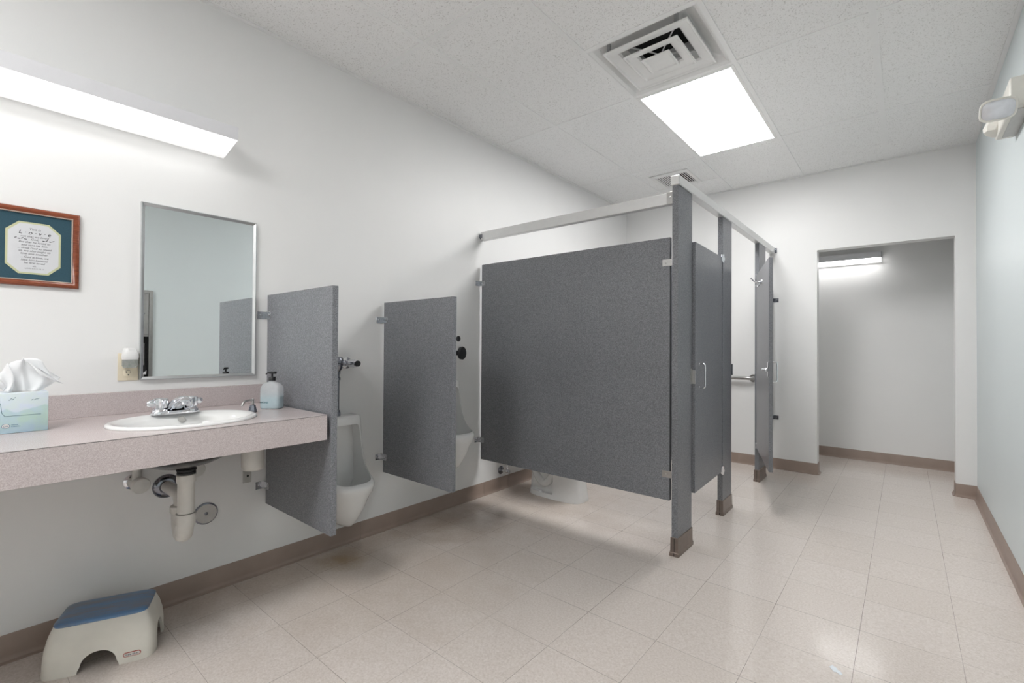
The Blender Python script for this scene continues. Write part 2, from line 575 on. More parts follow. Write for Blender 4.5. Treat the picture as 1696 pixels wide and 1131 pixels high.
box(b, C2 + TW, C3 - TW, RM - TW, RM + TW, H - TH + 0.0005, H + 0.002)
box(b, C1 + TW, C2 - TW, R3 + G - TW, R3 + G + TW, H - TH + 0.0005, H + 0.002)
struct('trim_1', b, 'grid_white')
b = new()      # wall angle round the edge
A = 0.022
box(b, XL, XL + A, YF, YB, H - 0.006, H - 0.001); box(b, XR - A, XR, YF, YB, H - 0.006, H - 0.001)
box(b, XL + A, XR - A, YB - A, YB, H - 0.006, H - 0.001); box(b, XL + A, XR - A, YF, YF + A, H - 0.006, H - 0.001)
struct('trim_2', b, 'grid_white')

# rubber cove base, profile: (distance from wall, height)
COVE = [(0, 0), (0.019, 0), (0.0185, 0.003), (0.010, 0.007), (0.006, 0.014), (0.004, 0.024), (0.004, 0.096), (0.002, 0.10), (0, 0.10)]
def cove_run(bm, p0, p1, nrm):
    p0, p1, nrm = Vector((*p0, 0)), Vector((*p1, 0)), Vector((*nrm, 0))
    loft(bm, [[p0 + nrm * d + Vector((0, 0, h)) for d, h in COVE], [p1 + nrm * d + Vector((0, 0, h)) for d, h in COVE]])
b = new()
ys = [YF, 0.35, 1.57, 2.645, 2.93, 4.12, YB]
for y0, y1 in zip(ys, ys[1:]): cove_run(b, (0, y0 + 0.001), (0, y1 - 0.001), (1, 0))
struct('baseboard_left', b, 'baseboard_rubber', smooth=30)
b = new()
xs = [0.0, 1.22, OX0 + 0.004]
for x0, x1 in zip(xs, xs[1:]): cove_run(b, (x0, YB), (x1 - 0.001, YB), (0, -1))
cove_run(b, (OX0, YB - 0.004), (OX0, YB + WT + 0.004), (1, 0))
struct('baseboard_back', b, 'baseboard_rubber', smooth=30)
b = new()
cove_run(b, (OX1 - 0.004, YB), (XR, YB), (0, -1))
cove_run(b, (OX1, YB - 0.004), (OX1, YB + WT + 0.004), (-1, 0))
struct('baseboard_back_right', b, 'baseboard_rubber', smooth=30)
b = new(); cove_run(b, (0.8, YA), (XR, YA), (0, -1)); struct('baseboard_alcove', b, 'baseboard_rubber', smooth=30)
b = new()
for y0, y1 in ((YF, 2.2), (2.201, YB), (YB + WT, YA)): cove_run(b, (XR, y0), (XR, y1), (-1, 0))
struct('baseboard_right', b, 'baseboard_rubber', smooth=30)
b = new(); cove_run(b, (0, YF), (XR, YF), (0, 1)); struct('baseboard_front', b, 'baseboard_rubber', smooth=30)

# ------------------------------------------------------------------ ceiling panel light
def panel_light(label, y0, y1):
    t_ = thing('ceiling_light', label, 'ceiling light', (1.4707, (y0 + y1) / 2, H))
    fx0, fx1, fy0, fy1 = C2 + TW, C3 - TW, y0 + TW, y1 - TW
    lx0, lx1, ly0, ly1 = 1.199, 1.742, y0 + 0.037, y1 - 0.025
    z0, z1 = H - 0.006, H + 0.004
    b = new()
    box(b, fx0, lx0, fy0, fy1, z0, z1, 0.001, 1); box(b, lx1, fx1, fy0, fy1, z0, z1, 0.001, 1)
    box(b, lx0, lx1, fy0, ly0, z0, z1, 0.001, 1); box(b, lx0, lx1, ly1, fy1, z0, z1, 0.001, 1)
    obj('frame', b, 'white_metal', t_, None)
    b = new(); box(b, lx0, lx1, ly0, ly1, H - 0.003, H + 0.002); obj('light_diffuser', b, 'troffer_lens', t_, None)
    b = new(); box(b, fx0, fx1, fy0, fy1, H + 0.004, H + 0.08); obj('housing', b, 'white_metal', t_, None)
panel_light('large white panel light glowing in the tiled ceiling beside the nested air diffuser', R2, R3)
panel_light('matching panel light added out of view behind the camera to brighten the near end', R1 - 5 * G, R1 - 3 * G)  # unseen lamp, added to light the near end of the room

# ------------------------------------------------------------------ square air diffuser with nested cones
cxd, cyd = (C2 + C3) / 2, (RM + R2) / 2
t_ = thing('air_diffuser', 'square white ceiling air diffuser with nested cones beside panel light', 'air vent', (cxd, cyd, H))
def sq(h, z, cx=cxd, cy=cyd): return [(cx - h, cy - h, z), (cx + h, cy - h, z), (cx + h, cy + h, z), (cx - h, cy + h, z)]
b = new(); loft(b, [sq(0.2925, H - 0.003), sq(0.2925, H + 0.001)], False, False)
loft(b, [sq(0.2925, H - 0.003), sq(0.286, H - 0.003), sq(0.272, H + 0.006), sq(0.250, H + 0.030), sq(0.215, H + 0.046), sq(0.150, H + 0.052), sq(0.150, H + 0.12)], False, False)
obj('back_pan', b, 'white_metal', t_, None)
b = new(); box(b, cxd - 0.20, cxd + 0.20, cyd - 0.20, cyd + 0.20, H + 0.119, H + 0.13); obj('duct_opening', b, 'void_black', t_, None, label='dark duct opening')
for k, (h, hin, zr) in enumerate([(0.228, 0.162, H - 0.010), (0.148, 0.088, H - 0.022), (0.076, 0.0, H - 0.032)]):
    b = new()
    rings = [sq(h, zr + 0.008), sq(h + 0.002, zr + 0.003), sq(h, zr - 0.002), sq(h - 0.008, zr - 0.002), sq(h - 0.014, zr + 0.004)]
    if hin:
        rings += [sq(hin + 0.008, zr + 0.012), sq(hin, zr + 0.020), sq(hin - 0.001, zr + 0.021), sq(hin + 0.008, zr + 0.015), sq(h - 0.012, zr + 0.010), sq(h, zr + 0.008)]
        loft(b, rings, False, False)
    else:
        rings += [sq(0.03, zr + 0.006)]
        loft(b, rings, True, True)
    obj('cone', b, 'white_metal', t_, None)
b = new()
for sx_, sy_ in ((-1, -1), (1, -1), (1, 1), (-1, 1)):
    tube(b, [(cxd + sx_ * 0.195, cyd + sy_ * 0.195, H + 0.07), (cxd + sx_ * 0.12, cyd + sy_ * 0.12, H + 0.04), (cxd + sx_ * 0.06, cyd + sy_ * 0.06, H + 0.03), (cxd, cyd, H + 0.01)], 0.004, 8)
obj('support_wire', b, 'white_metal', t_)
for px, py in ((1.27, 2.27), (1.64, 2.27)):
    b = new(); cyl(b, (px, py, H + 0.002), (px, py, H + 0.055), 0.011, seg=12); obj('mounting_screw', b, 'bracket_metal', t_)

# ------------------------------------------------------------------ small exhaust grille
gx0, gx1, gy0, gy1 = 0.655, 1.012, 4.19, 4.60
t_ = thing('exhaust_grille', 'small white slatted exhaust grille in ceiling above the stall corner post', 'air vent', ((gx0 + gx1) / 2, (gy0 + gy1) / 2, H))
lx0, lx1, ly0, ly1 = gx0 + 0.04, gx1 - 0.035, gy0 + 0.065, gy1 - 0.06
b = new(); z0, z1 = H - 0.011, H - 0.0005
box(b, gx0, lx0, gy0, gy1, z0, z1, 0.003, 1); box(b, lx1, gx1, gy0, gy1, z0, z1, 0.003, 1)
box(b, lx0, lx1, gy0, ly0, z0, z1, 0.003, 1); box(b, lx0, lx1, ly1, gy1, z0, z1, 0.003, 1)
obj('frame', b, 'white_metal', t_, None)
b = new(); box(b, lx0, lx1, ly0, ly1, H - 0.003, H - 0.001); obj('dark_backing', b, 'void_black', t_, None, label='black space behind the slats')
b = new()
NS = 14
for k in range(NS):
    x = lx0 + (k + 0.5) * (lx1 - lx0) / NS
    tilt = -0.25 if k < NS / 2 else 0.25
    box(b, -0.0050, 0.0050, ly0, ly1, -0.0006, 0.0006, mat=Matrix.Translation((x, 0, H - 0.0075)) @ Matrix.Rotation(tilt, 4, 'Y'))
box(b, (lx0 + lx1) / 2 - 0.012, (lx0 + lx1) / 2 + 0.012, ly0, ly1, H - 0.010, H - 0.003)
obj('slats', b, 'white_metal', t_, None)

# ------------------------------------------------------------------ wall lights
def wall_light(name, label, y0, y1, zb, zt, mat4, lensmat, depth=0.182, zfront=None):
    """built along local Y on a wall at local x=0 facing +x; mat4 places it"""
    zs = zb + (zt - zb) * 0.40 if zfront is None else zfront
    t_ = thing(name, label, 'wall light', mat4 @ Vector((0, (y0 + y1) / 2, zb)))
    b = new()
    prof = [(0.0, zb + 0.006), (0.0, zt), (depth, zt), (depth, zs), (depth - 0.003, zs), (depth - 0.003, zt - 0.003), (0.004, zt - 0.003), (0.004, zb + 0.006)]
    prism(b, [(p[0], p[1]) for p in prof], 'y', y0, y1)
    box(b, 0.0, depth - 0.002, y1 - 0.003, y1, zs, zt)
    box(b, 0.0, depth - 0.002, y0, y0 + 0.003, zs, zt)
    b.transform(mat4); obj('housing', b, 'fixture_metal', t_, None)
    b = new()
    lp = [(0.002, zb + 0.004), (0.036, zb + 0.008), (0.036, zs + 0.001), (0.002, zs + 0.001)]
    prism(b, lp, 'y', y0 + 0.001, y1 - 0.001)
    b.transform(mat4); obj('lower_rim', b, 'lamp_rim', t_, None)
    b = new()
    lp = [(0.0365, zb + 0.008), (depth - 0.004, zs - 0.001), (depth - 0.004, zs + 0.012), (0.0365, zs + 0.012)]
    prism(b, lp, 'y', y0 + 0.003, y1 - 0.003)
    b.transform(mat4); obj('light_diffuser', b, lensmat, t_, None)
    return t_
wall_light('wall_light', 'long white box light on the wall above the mirror and framed print', -0.40, 0.818, 2.043, 2.141, Matrix.Identity(4), 'wall_lamp_lens', zfront=2.083)
wall_light('wall_light', 'white box light on rear wall of alcove beyond the opening', -0.65, 0.65, 2.020, 2.122,
           Matrix.Translation((1.672, YA, 0)) @ Matrix.Rotation(-pi / 2, 4, 'Z'), 'alcove_lamp_lens', depth=0.125, zfront=2.060)

# ------------------------------------------------------------------ framed print
t_ = thing('framed_print', 'framed calligraphy print with teal mat and reddish wood frame', 'picture', (0, 0.157, 1.37))
ay0, ay1, az0, az1 = 0.003, 0.3115, 1.371, 1.661
fw = 0.024
def frame_loft(bm, y0, y1, z0, z1, prof):
    """mitred frame: prof list of (inset from outer edge, x height); runs round the rectangle on the left wall"""
    rings = []
    for (cy, cz, sy_, sz_) in ((y0, z0, 1, 1), (y1, z0, -1, 1), (y1, z1, -1, -1), (y0, z1, 1, -1)):
        rings.append([(x, cy + sy_ * d, cz + sz_ * d) for d, x in prof])
    n = len(prof)
    vs = [[bm.verts.new(p) for p in r] for r in rings]
    for i in range(4):
        a, c = vs[i], vs[(i + 1) % 4]
        for k in range(n - 1): bm.faces.new((a[k], a[k + 1], c[k + 1], c[k]))
b = new(); frame_loft(b, ay0, ay1, az0, az1, [(0, 0), (0, 0.010), (0.003, 0.017), (0.009, 0.020), (0.014, 0.018), (0.018, 0.013), (0.0195, 0.012), (0.0195, 0.002)])
obj('wood_frame', b, 'frame_wood', t_, 50)
b = new(); frame_loft(b, ay0 + 0.0195, ay1 - 0.0195, az0 + 0.0195, az1 - 0.0195, [(0, 0.002), (0, 0.0125), (0.0015, 0.0135), (0.0035, 0.012), (0.004, 0.002)])
k = 0
yy = ay0 + 0.023
while yy < ay1 - 0.022:
    for zz in (az0 + 0.0215, az1 - 0.0215): box(b, 0.0125, 0.0142, yy, yy + 0.0022, zz - 0.001, zz + 0.001)
    yy += 0.0045
zz = az0 + 0.023
while zz < az1 - 0.022:
    for yy in (ay0 + 0.0215, ay1 - 0.0215): box(b, 0.0125, 0.0142, yy - 0.001, yy + 0.001, zz, zz + 0.0022)
    zz += 0.0045
obj('beaded_liner', b, 'frame_bead', t_, None)
b = new(); box(b, 0.002, 0.006, ay0 + 0.021, ay1 - 0.021, az0 + 0.021, az1 - 0.021); obj('mat_board', b, 'mat_board_teal', t_, None, label='teal mat board')
def octo(y0, y1, z0, z1, cy_, cz_): return [(y0 + cy_, z0), (y1 - cy_, z0), (y1, z0 + cz_), (y1, z1 - cz_), (y1 - cy_, z1), (y0 + cy_, z1), (y0, z1 - cz_), (y0, z0 + cz_)]
oy0, oy1, oz0, oz1 = 0.0865, 0.2585, 1.4145, 1.607
oy0 = 0.1125
b = new(); prism(b, octo(oy0, oy1, oz0, oz1, 0.033, 0.033), 'x', 0.0062, 0.0075); obj('mat_opening', b, 'mat_board_cream', t_, None, label='cream bevelled opening of the mat')
b = new(); prism(b, octo(oy0 + 0.006, oy1 - 0.006, oz0 + 0.006, oz1 - 0.006, 0.031, 0.031), 'x', 0.0077, 0.0082); obj('paper', b, 'print_paper', t_, None)
cy_ = (oy0 + oy1) / 2 + 0.002
LN = [('This is', 0.0115, 0.075, 'ink_grey'), ('L \u00b7 o \u00b7 v \u00b7 e', 0.0185, 0.0615, 'ink_black'), ('not that we loved', 0.0098, 0.0475, 'ink_grey'), ('God,', 0.0098, 0.0375, 'ink_grey'),
      ('But that he loved us', 0.0098, 0.0265, 'ink_grey'), ('and sent his Son.', 0.0098, 0.0155, 'ink_grey'), ('... since God so loved', 0.0098, 0.0045, 'ink_grey'),
      ('us, we also ought to', 0.0098, -0.006, 'ink_grey'), ('love one another.', 0.0098, -0.0165, 'ink_grey'), ('... God is love, we', 0.0098, -0.029, 'ink_grey'),
      ('love him because', 0.0098, -0.040, 'ink_grey'), ('he first loved', 0.0098, -0.0505, 'ink_grey'), ('us.', 0.0098, -0.061, 'ink_grey'), ('I JOHN 4:10-11, 16, 19', 0.0052, -0.071, 'ink_grey')]
for s, sz, dz, mt in LN:
    text('lettering', s, sz, on_left_wall(0.0085, cy_, 1.506 + dz), mt, t_, shear=0.25, depth=0.0001, sx=1.05)
for s_ in (-1, 1):
    for q in range(4):
        b = new(); yy = cy_ + s_ * (0.024 + q * 0.0085); zz = 1.5435 + (0.0018 if q % 2 else -0.001)
        box(b, 0.0084, 0.0087, -0.0035, 0.0035, -0.0011, 0.0011, mat=Matrix.Translation((0, yy, zz)) @ Matrix.Rotation(0.5 * (1 if q % 2 else -0.2), 4, 'X'))
        obj('leaf_ornament', b, 'ink_black', t_, None)


# ------------------------------------------------------------------ mirror
t_ = thing('mirror', 'rectangular wall mirror in slim steel frame above the sink', 'mirror', (0, 0.735, 1.004))
my0, my1, mz0, mz1 = 0.504, 0.9655, 1.003, 1.764
b = new(); frame_loft(b, my0, my1, mz0, mz1, [(0, 0), (0, 0.016), (0.001, 0.018), (0.004, 0.018), (0.013, 0.010), (0.0135, 0.009), (0.0135, 0.003)])
obj('frame', b, 'mirror_frame', t_, None)
b = new(); box(b, 0.002, 0.0075, my0 + 0.010, my1 - 0.010, mz0 + 0.010, mz1 - 0.010); obj('glass', b, 'mirror_glass', t_, None)

# ------------------------------------------------------------------ outlet and plug-in freshener
t_ = thing('electrical_outlet', 'almond duplex outlet on the wall left of the mirror', 'outlet', (0, 0.468, 1.004))
b = new(); box(b, 0.0, 0.006, 0.434, 0.5025, 1.003, 1.117, 0.0025, 2); obj('cover_plate', b, 'almond_plastic', t_)
for zc in (1.034, 1.083):
    b = new(); loft(b, [[(x, 0.4685 + dy * s_, zc + dz * s_) for _, dy, dz in [(0, *p[:2]) for p in superellipse(0, 0, 0.0165, 0.0145, 3.5, 0)]] for x, s_ in ((0.004, 1), (0.0075, 1), (0.008, 0.95))])
    r_ = obj('receptacle', b, 'almond_plastic', t_)
    b = new()
    box(b, 0.0078, 0.0084, 0.4605, 0.4625, zc + 0.001, zc + 0.009); box(b, 0.0078, 0.0084, 0.474, 0.4758, zc + 0.002, zc + 0.008)
    cyl(b, (0.0078, 0.4685, zc - 0.007), (0.0084, 0.4685, zc - 0.007), 0.0026, seg=12)
    box(b, 0.0078, 0.0084, 0.4625, 0.4745, zc + 0.0115, zc + 0.0133)
    obj('slots', b, 'void_black', r_, None, label='black slots')
b = new(); lathe(b, (0.006, 0.4685, 1.0585), (1, 0, 0), [(0, 0.003), (0.001, 0.0028), (0.0014, 0.0015)], 12); obj('screw', b, 'almond_plastic', t_)
b = new(); lathe(b, (0.006, 0.4685, 1.010), (1, 0, 0), [(0, 0.003), (0.001, 0.0028), (0.0014, 0.0015)], 12); obj('screw', b, 'almond_plastic', t_)

t_ = thing('air_freshener', 'white plug-in air freshener with clear refill in the almond outlet', 'air freshener', (0.009, 0.470, 1.056))
def fr_ring(x0, x1, y0, y1, z, n=3.0): return superellipse((x0 + x1) / 2, (y0 + y1) / 2, (x1 - x0) / 2, (y1 - y0) / 2, n, z, 24)
b = new(); loft(b, [fr_ring(0.009, 0.054, 0.443, 0.495, 1.092), fr_ring(0.009, 0.057, 0.441, 0.497, 1.102), fr_ring(0.009, 0.057, 0.443, 0.495, 1.120), fr_ring(0.009, 0.050, 0.448, 0.490, 1.136), fr_ring(0.009, 0.038, 0.453, 0.485, 1.140)])
obj('cap', b, 'white_plastic', t_)
b = new(); prism(b, [(0.457, 1.1375), (0.481, 1.1375), (0.469, 1.122)], 'x', 0.040, 0.0535); obj('vent_tab', b, 'white_plastic', t_, None)
b = new(); loft(b, [fr_ring(0.012, 0.048, 0.447, 0.491, 1.058), fr_ring(0.010, 0.052, 0.443, 0.495, 1.066), fr_ring(0.009, 0.053, 0.443, 0.495, 1.0915)])
obj('refill_bottle', b, 'clear_plastic', t_)
b = new()
for zz in (1.072, 1.078, 1.084): box(b, 0.046, 0.050, 0.4945, 0.4958, zz, zz + 0.003)
obj('print_marks', b, 'ink_black', t_, None)

# ------------------------------------------------------------------ counter
CZ = 0.866
t_ = thing('countertop', 'long speckled mauve laminate wall counter holding the sink', 'counter', (0.33, 0.0, CZ - 0.1))
SX, SY, SA, SB = 0.400, 0.571, 0.203, 0.238      # sink centre and half axes (x, y)
b = new(); box(b, 0.001, 0.6365, YF + 0.004, 0.9835, CZ - 0.030, CZ - 0.0014)
core = obj('substrate', b, 'laminate', t_, None)
b = new(); box(b, 0.001, 0.6556, YF + 0.004, 1.0026, CZ - 0.0012, CZ)
top = obj('worktop', b, 'laminate', t_, None)
c = new(); loft(c, [superellipse(SX, SY, SA - 0.012, SB - 0.012, 2.1, z) for z in (CZ - 0.06, CZ + 0.05)])
boolean_cut(top, [c])
c = new(); loft(c, [superellipse(SX, SY, SA - 0.012, SB - 0.012, 2.1, z) for z in (CZ - 0.06, CZ + 0.05)])
boolean_cut(core, [c])
b = new(); box(b, 0.637, 0.655, YF + 0.004, 1.002, CZ - 0.104, CZ - 0.0026, 0.0006, 1); box(b, 0.001, 0.6365, 0.984, 1.002, CZ - 0.104, CZ - 0.0305, 0.0006, 1)
obj('apron', b, 'laminate', t_, None)
b = new(); box(b, 0.001, 0.020, YF + 0.004, 1.0, CZ + 0.0003, 0.958, 0.0008, 1); obj('backsplash', b, 'laminate', t_, None)
b = new(); box(b, 0.637, 0.6552, YF + 0.004, 1.0022, CZ - 0.0026, CZ - 0.0013); obj('edge_seam', b, 'ink_grey', t_, None)

# ------------------------------------------------------------------ sink
t_ = thing('sink', 'white oval drop-in basin set into the mauve counter', 'sink', (SX, SY, CZ))
def sring(k, z, dx=0.0, n=2.1): return superellipse(SX + dx, SY, SA * k, SB * k, n, z, 56)
b = new()
loft(b, [sring(1.0, CZ + 0.0004), sring(1.006, CZ + 0.003), sring(0.995, CZ + 0.0085), sring(0.965, CZ + 0.0115), sring(0.93, CZ + 0.011),
         sring(0.86, CZ + 0.0045, 0.008), sring(0.80, CZ - 0.006, 0.014), sring(0.74, CZ - 0.03, 0.018), sring(0.66, CZ - 0.07, 0.020), sring(0.52, CZ - 0.105, 0.018), sring(0.34, CZ - 0.125, 0.012), sring(0.12, CZ - 0.132, 0.004)], False, True)
obj('basin', b, 'sink_white', t_, 60)
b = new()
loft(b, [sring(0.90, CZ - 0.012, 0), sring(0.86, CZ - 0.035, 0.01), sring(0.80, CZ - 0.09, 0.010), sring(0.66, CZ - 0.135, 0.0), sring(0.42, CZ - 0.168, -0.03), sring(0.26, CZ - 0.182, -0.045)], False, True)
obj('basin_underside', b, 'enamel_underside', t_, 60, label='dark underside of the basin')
b = new()
# round maker's mark / overflow ring printed on the inner front slope
lathe(b, (SX - 0.002, SY, CZ - 0.1305), (0, 0, 1), [(0, 0.023), (0.002, 0.023), (0.0025, 0.018), (0.001, 0.015)], 24)
obj('drain', b, 'chrome', t_)
b = new()
ctr = Vector((SX - SA * 0.70, SY + 0.005, CZ - 0.008))
lathe(b, (0.265, SY + 0.02, CZ - 0.011), (0.75, 0.0, 0.66), [(0, 0.014), (0.0016, 0.0138), (0.0016, 0.0115), (0.0004, 0.011)], 22)
obj('maker_mark', b, 'grey_plate', t_, label='small round mark on the basin slope')

# ------------------------------------------------------------------ faucet (centre set, two handles)
FZ = CZ + 0.0112
fy = 0.5775
t_ = thing('faucet', 'chrome two-handle faucet on rear rim of the oval basin', 'faucet', (0.235, fy, FZ))
b = new()
loft(b, [superellipse(0.235, fy, 0.030, 0.082, 3.2, FZ + 0.0002, 40), superellipse(0.235, fy, 0.031, 0.083, 3.2, FZ + 0.006, 40), superellipse(0.235, fy, 0.026, 0.076, 3, FZ + 0.013, 40)])
for s_ in (-1, 1):
    lathe(b, (0.235, fy + s_ * 0.052, FZ + 0.004), (0, 0, 1), [(0, 0.029), (0.008, 0.0285), (0.016, 0.024), (0.021, 0.018), (0.026, 0.017)], 24)
obj('base_plate', b, 'chrome', t_)
b = new()
rings = []
for (x, z, w, h) in [(0.212, FZ + 0.012, 0.036, 0.010), (0.226, FZ + 0.020, 0.035, 0.016), (0.250, FZ + 0.033, 0.030, 0.018), (0.285, FZ + 0.049, 0.0245, 0.016), (0.320, FZ + 0.061, 0.020, 0.013), (0.345, FZ + 0.066, 0.018, 0.011), (0.360, FZ + 0.064, 0.0165, 0.009), (0.364, FZ + 0.060, 0.012, 0.005)]:
    rings.append([(x - 0.45 * (p[1]), fy + p[0], z + p[1]) for p in superellipse(0, 0, w, h, 2.8, 0, 24)])
loft(b, rings)
cyl(b, (0.346, fy, FZ + 0.060), (0.350, fy, FZ + 0.044), 0.0125, seg=18)
obj('spout', b, 'chrome', t_, 50)
for s_ in (-1, 1):
    b = new()
    hy = fy + s_ * 0.051
    seg = 48
    rings = []
    for z, r, am in [(0.025, 0.0215, 0.0), (0.027, 0.0245, 0.0018), (0.050, 0.0265, 0.0026), (0.060, 0.0255, 0.0022), (0.0635, 0.021, 0.0), (0.065, 0.010, 0.0)]:
        rings.append([(0.235 + (r + am * cos(8 * a)) * cos(a), hy + (r + am * cos(8 * a)) * sin(a), FZ + z) for a in [2 * pi * k / seg for k in range(seg)]])
    loft(b, rings)
    rr = [(hy + s_ * 0.018, 0.014, 0.0125), (hy + s_ * 0.030, 0.0135, 0.013), (hy + s_ * 0.039, 0.012, 0.012), (hy + s_ * 0.044, 0.008, 0.008)]
    loft(b, [[(0.235 - 0.004 + p[0], y, FZ + 0.045 + p[1]) for p in superellipse(0, 0, w, h, 3, 0, 16)] for y, w, h in rr])
    obj('handle', b, 'chrome', t_, 35)

# ------------------------------------------------------------------ built-in soap dispenser
dx_, dy_ = 0.352, 0.826
t_ = thing('soap_dispenser', 'small chrome deck-mounted soap pump at the right of the basin', 'soap dispenser', (dx_, dy_, CZ))
b = new(); lathe(b, (dx_, dy_, CZ + 0.0004), (0, 0, 1), [(0, 0.0185), (0.003, 0.0185), (0.030, 0.0115), (0.0315, 0.009), (0.0325, 0.006)], 8); obj('base', b, 'dark_chrome', t_, 20)
b = new(); cyl(b, (dx_, dy_, CZ + 0.032), (dx_, dy_, CZ + 0.058), 0.0055, seg=16, bev=0.001); obj('plunger', b, 'brushed_steel', t_)
b = new()
nd = Vector((0.45, -0.89, 0)).normalized()
P0 = Vector((dx_, dy_, CZ + 0.052))
tube(b, curve_pts([P0, P0 + nd * 0.03 + Vector((0, 0, 0.001)), P0 + nd * 0.048 + Vector((0, 0, -0.003)), P0 + nd * 0.060 + Vector((0, 0, -0.018))], 5), 0.0042, 12)
obj('nozzle', b, 'brushed_steel', t_)
b = new(); lathe(b, (0.352, 0.829, CZ - 0.0305), (0, 0, -1), [(0, 0.020), (0.02, 0.020), (0.03, 0.043), (0.036, 0.0445), (0.20, 0.0445), (0.21, 0.042), (0.215, 0.036)], 32)
obj('reservoir', b, 'pvc_pipe', t_, label='off-white soap reservoir below the counter')

# ------------------------------------------------------------------ soap bottle
bx, by = 0.292, 0.931
brot = radians(38)
t_ = thing('soap_bottle', 'frosted square-shouldered soap bottle with black pump and blue liquid', 'soap bottle', (bx, by, CZ), brot)
def bring(w, d, z, n=5): return superellipse(bx, by, w, d, n, CZ + z, 36, brot)
def bwrap(s): return [bring(0.0405 * s, 0.024 * s, 0.0006), bring(0.044 * s, 0.027 * s, 0.005), bring(0.045 * s, 0.028 * s, 0.012)]
b = new(); loft(b, bwrap(1) + [bring(0.045, 0.028, 0.085), bring(0.0435, 0.027, 0.098), bring(0.037, 0.024, 0.111, 3.5), bring(0.026, 0.019, 0.1185, 2.5), bring(0.0135, 0.0135, 0.1215, 2), bring(0.012, 0.012, 0.124, 2), bring(0.012, 0.012, 0.129, 2)])
obj('bottle', b, 'frosted_bottle', t_, 50)
b = new(); loft(b, [bring(0.039, 0.0235, 0.003), bring(0.0435, 0.0265, 0.008), bring(0.0445, 0.0275, 0.014), bring(0.0445, 0.0275, 0.0555)])
obj('liquid', b, 'soap_liquid', t_, 50, label='pale blue soap filling the lower half')
b = new(); lathe(b, (bx, by, CZ + 0.1275), (0, 0, 1), [(0, 0.0150), (0.0165, 0.0150), (0.0175, 0.0142), (0.0178, 0.005)], 28); obj('collar', b, 'black_plastic', t_)
b = new()
cyl(b, (bx, by, CZ + 0.145), (bx, by, CZ + 0.160), 0.0042, seg=14)
nd = Vector((-cos(brot), -sin(brot), 0))
A_ = Vector((bx, by, CZ + 0.1635))
loft(b, [[A_ + nd * s + Vector((-nd.y * p[0], nd.x * p[0], p[1])) for p in superellipse(0, 0, w, h, 3, 0, 14)] for s, w, h in ((-0.017, 0.0075, 0.004), (-0.016, 0.0085, 0.0055), (0.006, 0.0085, 0.0055), (0.014, 0.006, 0.0045), (0.02, 0.0035, 0.003))])
tube(b, [A_ + nd * 0.014, A_ + nd * 0.022 + Vector((0, 0, -0.002)), A_ + nd * 0.029 + Vector((0, 0, -0.008))], 0.0026, 10)
obj('pump', b, 'black_plastic', t_, 40)
fn = Vector((sin(brot), -cos(brot), 0)); uu = Vector((cos(brot), sin(brot), 0))
o_ = Vector((bx, by, CZ + 0.030)) + fn * 0.0286 - uu * 0.020
mm = Matrix(((uu.x, 0, fn.x, o_.x), (uu.y, 0, fn.y, o_.y), (0, 1, 0, o_.z), (0, 0, 0, 1)))
text('lettering', 'MONE', 0.013, mm, 'ink_teal', t_, depth=0.0002, label='dark lettering on the bottle')

# ------------------------------------------------------------------ tissue box
t_ = thing('tissue_box', 'cube tissue box printed with pale blue and green hills, tissue pulled up', 'tissue box', (0.238, 0.1505, CZ), 0.02)
tbx0, tbx1, tby0, tby1, tbz = 0.183, 0.293, 0.0945, 0.2045, CZ + 0.129
b = new(); box(b, tbx0, tbx1, tby0, tby1, CZ + 0.0005, tbz, 0.0015, 2); obj('carton', b, 'tissue_box_print', t_)
b = new(); loft(b, [superellipse(0.238, 0.1495, 0.022, 0.040, 2, tbz + z_, 30) for z_ in (-0.0005, 0.0004)]); obj('slot', b, 'white_plastic', t_)
b = new(); box(b, tbx1 - 0.0003, tbx1 + 0.0004, 0.105, 0.187, CZ + 0.0555, CZ + 0.0566)
for (y0, z0, y1, z1) in ((0.095, 0.099, 0.098, 0.067), (0.098, 0.067, 0.105, 0.056)):
    tube(b, [(tbx1 + 0.0002, y0, CZ + z0), (tbx1 + 0.0002, y1, CZ + z1)], 0.0006, 6)
obj('perforation', b, 'ink_teal', t_, None)
b = new()
cc = Vector((tbx1 + 0.0003, 0.107, CZ + 0.0245))
loft(b, [[(x, cc.y + p[0], cc.z + p[1]) for p in superellipse(0, 0, 0.0095, 0.0075, 2, 0, 28)] for x in (tbx1 - 0.0002, tbx1 + 0.0004)]); obj('badge', b, 'ink_blue', t_, None)
b = new()
loft(b, [[(x, cc.y + p[0], cc.z + p[1]) for p in superellipse(0, 0, 0.0085, 0.0066, 2, 0, 28)] for x in (tbx1 + 0.0002, tbx1 + 0.0006)]); obj('badge_face', b, 'logo_white', t_, None)
text('lettering', 'Life', 0.0085, on_left_wall(tbx1 + 0.0008, 0.107, CZ + 0.0245), 'ink_blue', t_, shear=0.3, depth=0.0001, label='blue script on the oval badge')
text('lettering', 'Natural', 0.0048, on_left_wall(tbx1 + 0.0005, 0.1195, CZ + 0.0275), 'ink_blue', t_, align='LEFT', depth=0.0001)
text('lettering', '& sensitive', 0.0048, on_left_wall(tbx1 + 0.0005, 0.1195, CZ + 0.0220), 'ink_blue', t_, align='LEFT', depth=0.0001)
